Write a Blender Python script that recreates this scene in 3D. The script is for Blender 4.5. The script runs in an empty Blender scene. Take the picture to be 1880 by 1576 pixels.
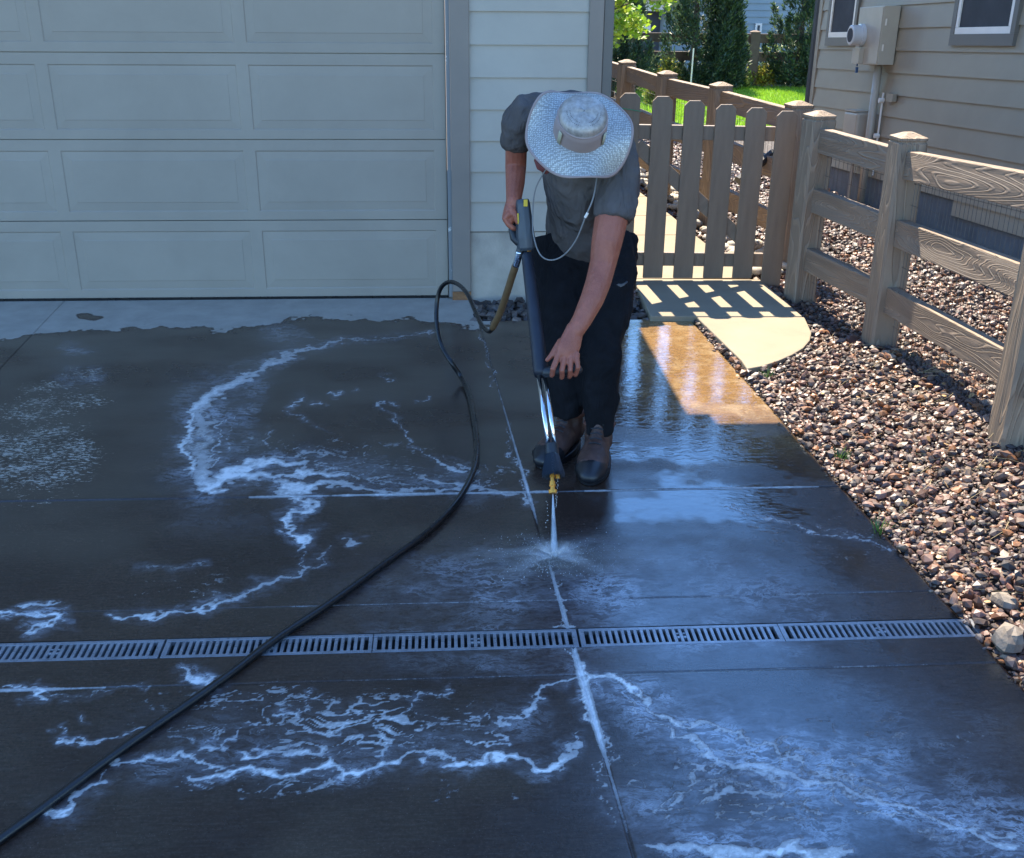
import bpy, math, random
import numpy as np
from mathutils import Vector, Matrix
random.seed(7)
sc = bpy.context.scene
# ------------------------------------------------------------ camera
F_PX, CAM_H = 1990.0, 1.8
PITCH, YAW, ROLL = math.radians(22.8), math.radians(3.5), 0.0086
Rm = Matrix.Rotation(-YAW, 3, 'Z') @ Matrix.Rotation(math.pi/2 - PITCH, 3, 'X') @ Matrix.Rotation(ROLL, 3, 'Z')
cam_d = bpy.data.cameras.new('camera'); cam = bpy.data.objects.new('camera', cam_d)
sc.collection.objects.link(cam)
M4 = Rm.to_4x4(); M4.translation = (0, 0, CAM_H); cam.matrix_world = M4
cam_d.sensor_width = 36; cam_d.lens = 36*F_PX/1880; cam_d.clip_start = 0.05; cam_d.clip_end = 500
sc.camera = cam
# ------------------------------------------------------------ light
SUN_EL, SUN_AZ = math.radians(53), math.radians(-3.8)     # azimuth measured from +Y towards +X
sc.world = bpy.data.worlds.new('World'); sc.world.use_nodes = True
wn = sc.world.node_tree; sky = wn.nodes.new('ShaderNodeTexSky'); sky.sky_type = 'NISHITA'
sky.sun_disc = False; sky.sun_elevation = SUN_EL; sky.sun_rotation = SUN_AZ
sky.air_density = 1.0; sky.dust_density = 0.05; sky.ozone_density = 2.0
tint = wn.nodes.new('ShaderNodeMix'); tint.data_type = 'RGBA'; tint.blend_type = 'MULTIPLY'; tint.inputs[0].default_value = 1; tint.inputs[7].default_value = (.74, .98, 1.22, 1)
wn.links.new(sky.outputs[0], tint.inputs[6]); wn.links.new(tint.outputs[2], wn.nodes['Background'].inputs[0]); wn.nodes['Background'].inputs[1].default_value = 0.138
sd = Vector((math.sin(SUN_AZ)*math.cos(SUN_EL), math.cos(SUN_AZ)*math.cos(SUN_EL), math.sin(SUN_EL)))
sl = bpy.data.lights.new('sun', 'SUN'); sl.energy = 5.0; sl.angle = math.radians(0.5); sl.color = (1, .88, .70)
so = bpy.data.objects.new('sun', sl); so.rotation_euler = sd.to_track_quat('Z', 'Y').to_euler(); sc.collection.objects.link(so)
sc.view_settings.view_transform = 'Standard'; sc.view_settings.look = 'None'; sc.view_settings.exposure = 1.75; sc.view_settings.gamma = 1
sc.render.engine = 'CYCLES'
sc.cycles.use_denoising = True
# ------------------------------------------------------------ helpers
CAMP = Vector((0, 0, CAM_H))
def ray(px, py): return Rm @ Vector(((px-940)/F_PX, -(py-788)/F_PX, -1))
def G(px, py, z=0.0):
    d = ray(px, py); return CAMP + d*((z-CAM_H)/d.z)
def P(px, py, y):
    d = ray(px, py); return CAMP + d*(y/d.y)
col = sc.collection
def link(o, parent=None):
    col.objects.link(o)
    if parent is not None:
        o.parent = parent; o.matrix_parent_inverse = parent.matrix_world.inverted()
    return o
def tag(o, label=None, cat=None, group=None, kind=None):
    if label: o['label'] = label
    if cat: o['category'] = cat
    if group: o['group'] = group
    if kind: o['kind'] = kind
    return o
def empty(name, loc, label, cat, group=None):
    o = bpy.data.objects.new(name, None); o.location = loc; o.empty_display_size = .1
    col.objects.link(o); o.matrix_world = Matrix.Translation(Vector(loc)); return tag(o, label, cat, group)
class MB:
    def __init__(s): s.v = []; s.f = []
    def add(s, v, f):
        n = len(s.v); s.v += [tuple(p) for p in v]; s.f += [tuple(i+n for i in q) for q in f]; return s
    def box(s, c, size, rot=None):
        hx, hy, hz = [k/2 for k in size]; vs = []
        for x in (-hx, hx):
            for y in (-hy, hy):
                for z in (-hz, hz):
                    p = Vector((x, y, z)); p = rot @ p if rot is not None else p; vs.append(p+Vector(c))
        return s.add(vs, [(0,1,3,2),(4,6,7,5),(0,4,5,1),(2,3,7,6),(0,2,6,4),(1,5,7,3)])
    def b2(s, a, b):
        return s.box([(a[i]+b[i])/2 for i in range(3)], [abs(b[i]-a[i]) for i in range(3)])
    def prism(s, poly, z0, z1):
        n = len(poly)
        v = [(p[0], p[1], z0) for p in poly]+[(p[0], p[1], z1) for p in poly]
        return s.add(v, [tuple(range(n-1, -1, -1)), tuple(range(n, 2*n))]+[(i, (i+1) % n, n+(i+1) % n, n+i) for i in range(n)])
    def quad(s, a, b, c, d): return s.add([a, b, c, d], [(0, 1, 2, 3)])
    def tube(s, pts, rad, n=12, up=None, dome=False):
        pts = [Vector(p) for p in pts]
        if not hasattr(rad, '__len__'): rad = [rad]*len(pts)
        rad = [r if hasattr(r, '__len__') else (r, r) for r in rad]
        if dome:                                   # rounded ends
            d0 = (pts[0]-pts[1]).normalized(); d1 = (pts[-1]-pts[-2]).normalized()
            def ends(p, d, r):
                m = min(r); return [(p+d*m*math.sin(a), (r[0]*math.cos(a), r[1]*math.cos(a))) for a in (.5, 1.0, 1.4)]
            e0 = ends(pts[0], d0, rad[0])[::-1]; e1 = ends(pts[-1], d1, rad[-1])
            pts = [e[0] for e in e0]+pts+[e[0] for e in e1]; rad = [e[1] for e in e0]+rad+[e[1] for e in e1]
        m = len(pts); T = []
        for i in range(m):
            t = (pts[min(i+1, m-1)]-pts[max(i-1, 0)]); T.append(t.normalized())
        if up is None:
            up = Vector((0, 0, 1)) if abs(T[0].z) < .9 else Vector((1, 0, 0))
        else: up = Vector(up)
        X = up.cross(T[0]).normalized(); vs = []
        for i in range(m):
            X = (X - T[i]*X.dot(T[i])).normalized(); Yv = T[i].cross(X)
            for k in range(n):
                a = 2*math.pi*k/n; vs.append(pts[i]+X*(rad[i][0]*math.cos(a))+Yv*(rad[i][1]*math.sin(a)))
        fs = [(i*n+k, i*n+(k+1) % n, (i+1)*n+(k+1) % n, (i+1)*n+k) for i in range(m-1) for k in range(n)]
        fs += [tuple(range(n-1, -1, -1)), tuple(range((m-1)*n, m*n))]
        return s.add(vs, fs)
    def ell(s, c, r, M=None, n=16):
        vs = []; fs = []; m = n//2
        for i in range(1, m):
            for k in range(n):
                t = math.pi*i/m; a = 2*math.pi*k/n
                vs.append(Vector((r[0]*math.sin(t)*math.cos(a), r[1]*math.sin(t)*math.sin(a), r[2]*math.cos(t))))
        vs += [Vector((0, 0, r[2])), Vector((0, 0, -r[2]))]
        if M is not None: vs = [M @ p for p in vs]
        vs = [p+Vector(c) for p in vs]
        for i in range(m-2):
            for k in range(n): fs.append((i*n+k, (i+1)*n+k, (i+1)*n+(k+1) % n, i*n+(k+1) % n))
        T0 = len(vs)-2
        for k in range(n):
            fs.append((T0, k, (k+1) % n)); fs.append((T0+1, (m-2)*n+(k+1) % n, (m-2)*n+k))
        return s.add(vs, fs)
    def build(s, name, mat, parent=None, smooth=False, bevel=0, loc=None):
        me = bpy.data.meshes.new(name); me.from_pydata(s.v, [], s.f); me.validate()
        if smooth: me.polygons.foreach_set('use_smooth', [True]*len(me.polygons))
        if mat is not None: me.materials.append(mat)
        o = bpy.data.objects.new(name, me); link(o, parent)
        if bevel:
            b = o.modifiers.new('bevel', 'BEVEL'); b.width = bevel; b.segments = 2; b.limit_method = 'ANGLE'; b.angle_limit = .7
        return o
def spline(pts, k=8):
    pts = [Vector(p) for p in pts]; out = []
    for i in range(len(pts)-1):
        p0 = pts[max(i-1, 0)]; p1 = pts[i]; p2 = pts[i+1]; p3 = pts[min(i+2, len(pts)-1)]
        for j in range(k):
            t = j/k
            out.append(.5*((2*p1)+(p2-p0)*t+(2*p0-5*p1+4*p2-p3)*t*t+(3*p1-p0-3*p2+p3)*t**3))
    return out+[pts[-1]]
def remesh(o, vox, it=6, disp=None):
    m = o.modifiers.new('remesh', 'REMESH'); m.mode = 'VOXEL'; m.voxel_size = vox; m.use_smooth_shade = True
    s = o.modifiers.new('smooth', 'SMOOTH'); s.iterations = it; s.factor = .5
    if disp:
        for k, (size, st, kind) in enumerate(disp):
            t = bpy.data.textures.new('fold%d' % k, kind); t.noise_scale = size
            d = o.modifiers.new('folds', 'DISPLACE'); d.texture = t; d.strength = st; d.mid_level = .5; d.texture_coords = 'LOCAL'
    return o
# ------------------------------------------------------------ materials
class NT:
    def __init__(s, name):
        s.m = bpy.data.materials.new(name); s.m.use_nodes = True; s.t = s.m.node_tree
        s.b = s.t.nodes['Principled BSDF']; s.out = s.t.nodes['Material Output']
    def n(s, typ, **kw):
        nd = s.t.nodes.new('ShaderNode'+typ)
        for k, v in kw.items():
            if k == 'ins':
                for a, b in v.items(): s.set(nd.inputs[a], b)
            else: setattr(nd, k, v)
        return nd
    def set(s, inp, v):
        if isinstance(v, bpy.types.NodeSocket): s.t.links.new(v, inp)
        else: inp.default_value = v
    def noise(s, scale=5, detail=4, rough=.55, dist=0, vec=None, out=0):
        nd = s.n('TexNoise', ins={'Scale': scale, 'Detail': detail, 'Roughness': rough, 'Distortion': dist})
        if vec is not None: s.set(nd.inputs['Vector'], vec)
        return nd.outputs[out]
    def coord(s, scale=(1, 1, 1), kind='Object'):
        tc = s.n('TexCoord'); mp = s.n('Mapping', ins={'Scale': scale}); s.t.links.new(tc.outputs[kind], mp.inputs[0]); return mp.outputs[0]
    def ramp(s, fac, stops):
        r = s.n('ValToRGB'); e = r.color_ramp.elements
        while len(e) < len(stops): e.new(.5)
        for el, (p, c) in zip(e, stops): el.position = p; el.color = (c, c, c, 1) if not hasattr(c, '__len__') else (*c, 1)
        s.set(r.inputs[0], fac); return r.outputs[0]
    def math(s, op, a, b=0.0, clamp=False):
        nd = s.n('Math', operation=op, use_clamp=clamp); s.set(nd.inputs[0], a); s.set(nd.inputs[1], b); return nd.outputs[0]
    def mix(s, f, a, b):
        nd = s.n('Mix', data_type='RGBA'); s.set(nd.inputs[0], f)
        for i, v in ((6, a), (7, b)): s.set(nd.inputs[i], (*v, 1) if isinstance(v, tuple) and len(v) == 3 else v)
        return nd.outputs[2]
    def bump(s, h, strength=.3, dist=.01, prev=None):
        nd = s.n('Bump', ins={'Strength': strength, 'Distance': dist, 'Height': h})
        if prev is not None: s.set(nd.inputs['Normal'], prev)
        return nd.outputs[0]
    def attr(s, name, out='Fac'): return s.n('Attribute', attribute_name=name).outputs[out]
    def fin(s, color=None, rough=None, normal=None, **kw):
        if color is not None: s.set(s.b.inputs['Base Color'], (*color, 1) if isinstance(color, tuple) and len(color) == 3 else color)
        if rough is not None: s.set(s.b.inputs['Roughness'], rough)
        if normal is not None: s.set(s.b.inputs['Normal'], normal)
        for k, v in kw.items(): s.set(s.b.inputs[k.replace('_', ' ')], v)
        return s.m
def varmat(name, c, rough=.6, amt=.12, scale=6, bumps=.0, bscale=150, bdist=.002, metal=0.0, vs=(1, 1, 1)):
    t = NT(name); v = t.coord(vs); n = t.noise(scale, 5, .6, 0, v)
    lo = tuple(k*(1-amt) for k in c); hi = tuple(min(1, k*(1+amt)) for k in c)
    colr = t.ramp(n, [(.3, lo), (.7, hi)])
    nm = None
    if bumps: nm = t.bump(t.noise(bscale, 3, .6, 0, v), bumps, bdist)
    rr = t.ramp(t.noise(scale*2.3, 4, .6, 0, v), [(.3, max(0, rough-.06)), (.7, min(1, rough+.06))])
    return t.fin(colr, rr, nm, Metallic=metal)
def paint(name, c, grime=.25, vs=(1, 1, 1)):
    t = NT(name); v = t.coord(); n = t.noise(1.6, 6, .65, .3, v); n2 = t.noise(30, 4, .6, 0, t.coord((.4, .4, 6)))
    c1 = t.ramp(n, [(.3, tuple(k*.9 for k in c)), (.7, tuple(k*1.06 for k in c))])
    st = t.ramp(t.noise(9, 6, .7, .5, v), [(.55, 0.0), (.8, 1.0)])
    c2 = t.mix(t.math('MULTIPLY', st, grime), c1, tuple(k*.6 for k in c))
    return t.fin(c2, .5, t.bump(t.noise(220, 3, .6, 0, t.coord((.35, 1, 1))), .12, .001))
def wood(name, c, deep=.5, rough=.75, axis='X', ring=8.0, bump=1.0, dk=.5):
    t = NT(name); st = {'X': (.55, 4.0, 4.0), 'Z': (4.0, 4.0, .45)}[axis]
    v = t.coord(st)
    inf = t.n('ObjectInfo').outputs['Random']
    off = t.n('VectorMath', operation='ADD'); t.set(off.inputs[0], v)
    cmb = t.n('CombineXYZ'); 
    for i in range(3): t.set(cmb.inputs[i], t.math('MULTIPLY', inf, 37.0+i*11))
    t.set(off.inputs[1], cmb.outputs[0]); v2 = off.outputs[0]
    big = t.noise(1.1, 2, .45, .35, v2)
    rings = t.math('FRACT', t.math('MULTIPLY', big, ring*4.4))
    ridge = t.ramp(rings, [(0, .0), (.12, .25), (.62, .35), (.80, 1.0), (.93, .9), (1, 0.0)])
    fine = t.noise(60, 4, .7, 0, t.coord({'X': (.08, 1, 1), 'Z': (1, 1, .08)}[axis]))
    h = t.math('ADD', ridge, t.math('MULTIPLY', fine, .55))
    col1 = t.ramp(h, [(.15, tuple(k*dk for k in c)), (.8, c), (1.3, tuple(min(1, k*1.15) for k in c))])
    spl = t.ramp(t.noise(2.2, 5, .6, 0, t.coord()), [(.35, .82), (.7, 1.08)])
    mm = t.n('Mix', data_type='RGBA', blend_type='MULTIPLY'); t.set(mm.inputs[0], 1.0); t.set(mm.inputs[6], col1); t.set(mm.inputs[7], spl)
    return t.fin(mm.outputs[2], rough, t.bump(h, bump, .0045))
M = {}
M['door'] = paint('door_paint', (.315, .268, .212), .12)
M['trim'] = paint('trim_paint', (.235, .195, .16), .15)
M['siding'] = paint('siding_paint', (.40, .36, .295), .1)
M['siding2'] = paint('house_siding_paint', (.30, .25, .18), .12)
M['trimdark'] = paint('dark_trim_paint', (.14, .125, .105), .1)
M['white'] = varmat('white_vinyl', (.76, .70, .62), .35, .05)
M['metalgrey'] = varmat('meter_grey_enamel', (.40, .345, .27), .4, .06)
M['foundation'] = varmat('foundation_concrete', (.43, .375, .30), .85, .25, 4, .5, 90, .004)
M['foundation2'] = varmat('foundation_dark', (.13, .135, .14), .9, .2, 5, .4, 90, .004)
M['farsiding'] = paint('far_house_paint', (.25, .30, .31), .08)
M['fard'] = varmat('far_dark_panel', (.07, .085, .10), .5)
M['roofm'] = varmat('roof_shingles', (.08, .08, .08), .9, .3, 30)
M['glass'] = varmat('window_screen', (.045, .045, .045), .85, .3, 3)
M['rail'] = wood('fence_rail_wood', (.27, .195, .135), ring=9, axis='X', bump=1.0, dk=.88)
M['post'] = wood('fence_post_wood', (.28, .205, .14), ring=5, axis='Z', bump=.9, dk=.80)
M['farrail'] = varmat('far_fence_wood', (.16, .115, .085), .85, .2, 8)
M['picket'] = varmat('gate_picket_stain', (.175, .125, .085), .6, .14, 5, .35, 60, .003, vs=(6, 6, .7))
M['wire'] = varmat('wire_mesh_metal', (.12, .11, .10), .5, .1, 5, metal=.5)
M['black_rubber'] = varmat('hose_rubber', (.005, .005, .006), .3, .2, 20, .25, 300, .001)
M['blackplastic'] = varmat('black_plastic', (.018, .02, .023), .42, .2, 20, .2, 200, .001)
M['gunplastic'] = varmat('gun_plastic', (.05, .06, .07), .4, .1, 20, .1, 300, .001)
M['grip'] = varmat('lance_sleeve', (.014, .016, .024), .5, .2, 20)
M['yellow'] = varmat('yellow_plastic', (.70, .48, .04), .45, .05)
M['brass'] = varmat('brass_orange', (.75, .33, .05), .3, .1, 30, metal=.55)
M['chrome'] = varmat('chrome_tube', (.78, .80, .82), .07, .03, 10, metal=1.0)
M['brownhose'] = varmat('brown_hose', (.17, .10, .045), .5, .15, 20)
M['skin'] = None
t = NT('skin'); n = t.noise(14, 7, .7, .4, t.coord()); 
M['skin'] = t.fin(t.ramp(n, [(.3, (.27, .075, .043)), (.7, (.40, .125, .072))]), .5, t.bump(t.math('ADD', t.noise(150, 4, .7, 0, t.coord()), t.math('MULTIPLY', t.noise(28, 3, .5, 1.5, t.coord((1.5, 1.5, .5))), 2.0)), .45, .004), Subsurface_Weight=.12)
t.b.inputs['Subsurface Radius'].default_value = (.012, .005, .003)
M['bristle'] = varmat('bristles', (.035, .045, .06), .35)
def cloth(name, c, amt, fs, fd):
    t = NT(name); v = t.coord(); n = t.noise(12, 5, .6, 0, v); wv = t.coord((1.6, 1.6, .7))
    f1 = t.noise(fs, 3, .5, 1.6, wv); pass
    b = t.bump(f1, .7, fd); b2 = t.bump(t.noise(700, 2, .6, 0, v), .3, .001, b)
    return t.fin(t.ramp(n, [(.3, tuple(k*(1-amt) for k in c)), (.7, tuple(k*(1+amt) for k in c))]), .9, b2, Specular_IOR_Level=.15)
M['shirt'] = cloth('grey_shirt_cloth', (.100, .086, .080), .15, 6, .045)
M['pants'] = cloth('black_pants_cloth', (.009, .009, .011), .25, 5, .05)
M['boot'] = varmat('brown_boot_leather', (.075, .036, .026), .55, .35, 18, .5, 90, .003)
M['bootblack'] = varmat('black_boot_rubber', (.012, .012, .014), .35, .2, 18, .3, 90, .002)
M['hatcloth'] = varmat('hat_grey_cloth', (.33, .25, .225), .85, .06, 15, .3, 500, .001)
M['cream'] = varmat('hat_cream_vent', (.42, .40, .28), .85, .06, 15)
M['hair'] = varmat('brown_hair', (.05, .03, .02), .6)
M['print'] = varmat('shirt_print_red', (.16, .035, .03), .7, .3, 60)
M['printg'] = varmat('shirt_print_green', (.02, .06, .05), .7, .3, 60)
M['logo'] = varmat('pale_print', (.09, .09, .095), .6)
M['cord'] = varmat('grey_cord', (.22, .21, .2), .7)
def brim_mat():
    t = NT('hat_reflective_mesh'); v = t.coord((1, 1, 1))
    vo = t.n('TexVoronoi', feature='F1', ins={'Scale': 165.0, 'Randomness': .35, 'Vector': v})
    dots = t.ramp(vo.outputs['Distance'], [(.25, 1.0), (.55, 0.0)])
    c = t.mix(dots, (.30, .29, .265), (.60, .575, .51))
    ro = t.ramp(dots, [(0, .55), (1, .3)])
    return t.fin(c, ro, t.bump(dots, .5, .0012), Metallic=.55)
M['brim'] = brim_mat()
def peel():
    t = NT('peeling_jamb_paint'); v = t.coord((1, 1, .35)); k = t.ramp(t.noise(11, 6, .75, .6, v), [(.60, 0.0), (.64, 1.0)])
    return t.fin(t.mix(k, (.20, .20, .195), (.55, .54, .5)), .6)
M['peel'] = peel()
def slab_mat(name, c, stain=.2):
    t = NT(name); v = t.coord(); n = t.noise(2.5, 6, .65, .2, v); s2 = t.noise(160, 4, .7, 0, v)
    c1 = t.ramp(n, [(.3, tuple(k*(1-stain) for k in c)), (.7, tuple(k*1.05 for k in c))])
    c2 = t.mix(t.math('MULTIPLY', t.ramp(s2, [(.5, 0.0), (.75, 1.0)]), .25), c1, tuple(k*.55 for k in c))
    return t.fin(c2, .9, t.bump(s2, .35, .003))
M['slab'] = slab_mat('dry_concrete', (.27, .225, .155))
M['edge'] = slab_mat('damp_concrete_edge', (.22, .2, .17))
def vcol(name, rough=.8, **kw):
    t = NT(name); c = t.attr('col', 'Color'); n = t.noise(40, 4, .6, 0, t.coord())
    mm = t.n('Mix', data_type='RGBA', blend_type='MULTIPLY'); t.set(mm.inputs[0], .6); t.set(mm.inputs[6], c); t.set(mm.inputs[7], t.ramp(n, [(.3, .7), (.7, 1.25)]))
    return t.fin(mm.outputs[2], rough, t.bump(n, .4, .004), **kw)
M['gravel'] = vcol('gravel_stone', .5)
def leafmat(name, trans=.35):
    t = NT(name); c = t.attr('col', 'Color')
    t.fin(c, .5)
    tr = t.n('BsdfTranslucent'); t.set(tr.inputs[0], c); mx = t.n('MixShader', ins={0: trans})
    t.t.links.new(t.b.outputs[0], mx.inputs[1]); t.t.links.new(tr.outputs[0], mx.inputs[2]); t.t.links.new(mx.outputs[0], t.out.inputs[0])
    return t.m
M['leaf'] = leafmat('leaves'); M['bark'] = varmat('bark', (.09, .065, .045), .9, .3, 20, .6, 60, .01)
# ------------------------------------------------------------ noise for numpy
rng = np.random.default_rng(5)
TBL = rng.random((256, 256)).astype(np.float32)
def vnoise(x, y):
    xi = np.floor(x).astype(int); yi = np.floor(y).astype(int); fx = x-xi; fy = y-yi
    fx = fx*fx*(3-2*fx); fy = fy*fy*(3-2*fy)
    a = TBL[xi & 255, yi & 255]; b = TBL[(xi+1) & 255, yi & 255]; c = TBL[xi & 255, (yi+1) & 255]; d = TBL[(xi+1) & 255, (yi+1) & 255]
    return (a*(1-fx)+b*fx)*(1-fy)+(c*(1-fx)+d*fx)*fy
def fbm(x, y, o=4, g=.5):
    s = 0; a = 1; t = 0
    for i in range(o):
        s = s+a*vnoise(x*2**i+17.3*i, y*2**i+9.1*i); t += a; a *= g
    return s/t
def setattr_f(me, name, arr):
    a = me.attributes.new(name, 'FLOAT', 'POINT'); a.data.foreach_set('value', np.ascontiguousarray(arr, dtype=np.float32))
def np_mesh(name, V, Q, mat, parent=None, smooth=False):
    me = bpy.data.meshes.new(name); k = Q.shape[1]
    me.vertices.add(len(V)); me.vertices.foreach_set('co', V.astype(np.float32).ravel())
    me.loops.add(Q.size); me.loops.foreach_set('vertex_index', Q.astype(np.int32).ravel())
    me.polygons.add(len(Q)); me.polygons.foreach_set('loop_start', np.arange(0, Q.size, k, dtype=np.int32))
    me.polygons.foreach_set('loop_total', np.full(len(Q), k, dtype=np.int32))
    me.polygons.foreach_set('use_smooth', np.full(len(Q), smooth))
    me.update(calc_edges=True); me.materials.append(mat)
    o = bpy.data.objects.new(name, me); link(o, parent); return o
def setcol(me, name, C):
    a = me.attributes.new(name, 'FLOAT_COLOR', 'POINT'); a.data.foreach_set('color', np.c_[C, np.ones(len(C))].astype(np.float32).ravel())
# ============================================================ STRUCTURE: ground, driveway
def zt(x, y):
    s = np.clip((5.3-y)/1.5, 0, 1)*np.clip((x-1.62)/.55, 0, 1); s2 = np.clip((x-2.3)/1.2, 0, 1)*np.clip((9.5-y)/3, 0, 1)
    return .12*s+.08*s2*(1-s)
tag(MB().quad((-60, -40, -.09), (60, -40, -.09), (60, 90, -.09), (-60, 90, -.09)).build('ground', slab_mat('soil', (.11, .085, .06), .3)), kind='structure')
SH = .0565
def axis(fine0, fine1, step, coarse, extra):
    a = list(np.arange(fine0, fine1, step))+coarse
    for e in extra: a = [q for q in a if abs(q-e) > .0065]+[e-.006, e-.003, e, e+.003, e+.006]
    return np.array(sorted(a))
UE = 1.462
ua = axis(-2.95, UE-.004, .0056, list(np.arange(-9, -2.95, .5))+[UE, UE+.008, UE+.0081], [.268, -2.13])
D0, D1 = 2.637, 2.737
ya = axis(1.3, 3.8, .0052, list(np.arange(-7, 1.2, .4))+list(np.arange(3.808, 6.33, .009))+[6.335], [3.66, 2.895, 2.505])
ya = np.array(sorted([q for q in ya if abs(q-D0) > .004 and abs(q-D1) > .004]+[D0, D1]))
UU, YY = np.meshgrid(ua, ya)
XX = UU-SH*(YY-4); ny, nu = UU.shape
ZZ = np.zeros_like(XX)
for j in (.268, -2.13): ZZ -= .006*np.clip(1-np.abs(UU-j)/.0055, 0, 1)
for j, dd in ((3.66, .007), (2.895, .0025), (2.505, .0025)): ZZ -= dd*np.clip(1-np.abs(YY-j)/.0055, 0, 1)
ZZ += (fbm(XX*1.3, YY*1.3, 3)-.5)*.004
ZZ[:, -2] -= .004; ZZ[:, -1] -= .11
PXYZ = np.c_[XX.ravel(), YY.ravel(), ZZ.ravel()]
RT = np.array(Rm.transposed()); q = (PXYZ-np.array([0, 0, CAM_H])) @ RT.T
dep = np.maximum(-q[:, 2], .2)
px = 940+F_PX*q[:, 0]/dep; py = 788-F_PX*q[:, 1]/dep; ppm = F_PX/dep; vis = -q[:, 2] > .5
wx, wy = PXYZ[:, 0], PXYZ[:, 1]
n1 = fbm(wx*9, wy*9, 4)-.5; n2 = fbm(wx*9+40, wy*9+70, 4)-.5; n3 = fbm(wx*38, wy*38, 3)-.5; n4 = fbm(wx*38+9, wy*38+31, 3)-.5
n5 = fbm(wx*20+3, wy*26+8, 4, .6)-.5; n6 = fbm(wx*20+13, wy*26+28, 4, .6)-.5
ax_ = px+(n1*.10+n5*.06+n3*.03)*ppm; ay_ = py+(n2*.05+n6*.035+n4*.02)*ppm
foam = np.zeros(len(px)); milk = np.zeros(len(px))
def strokes(target, lst, soft=1.0, straight=False):
    for pts in lst:
        for (x0, y0, w0, i0), (x1, y1, w1, i1) in zip(pts[:-1], pts[1:]):
            m = max(w0, w1)*1.6*soft+14
            m = m*1.5 if soft > 1 else m; idx = np.nonzero(vis & (px > min(x0, x1)-m) & (px < max(x0, x1)+m) & (py > min(y0, y1)-m) & (py < max(y0, y1)+m))[0]
            if not len(idx): continue
            dx, dy = x1-x0, y1-y0; L = dx*dx+dy*dy+1e-6
            X, Y = (px[idx], py[idx]) if straight else (ax_[idx], ay_[idx]); tt = np.clip(((X-x0)*dx+(Y-y0)*dy)/L, 0, 1)
            d = np.hypot(X-x0-tt*dx, Y-y0-tt*dy); w = (w0+(w1-w0)*tt)*.5*soft*(1 if straight or soft > 1 else .68)+.4; I = i0+(i1-i0)*tt
            val = I*(np.exp(-(d/w)**2) if soft > 1 else np.clip(1.35-d/w*.85, 0, 1))
            target[idx] = np.maximum(target[idx], val)
def S(*a): return [a[i:i+4] for i in range(0, len(a), 4)]
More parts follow.
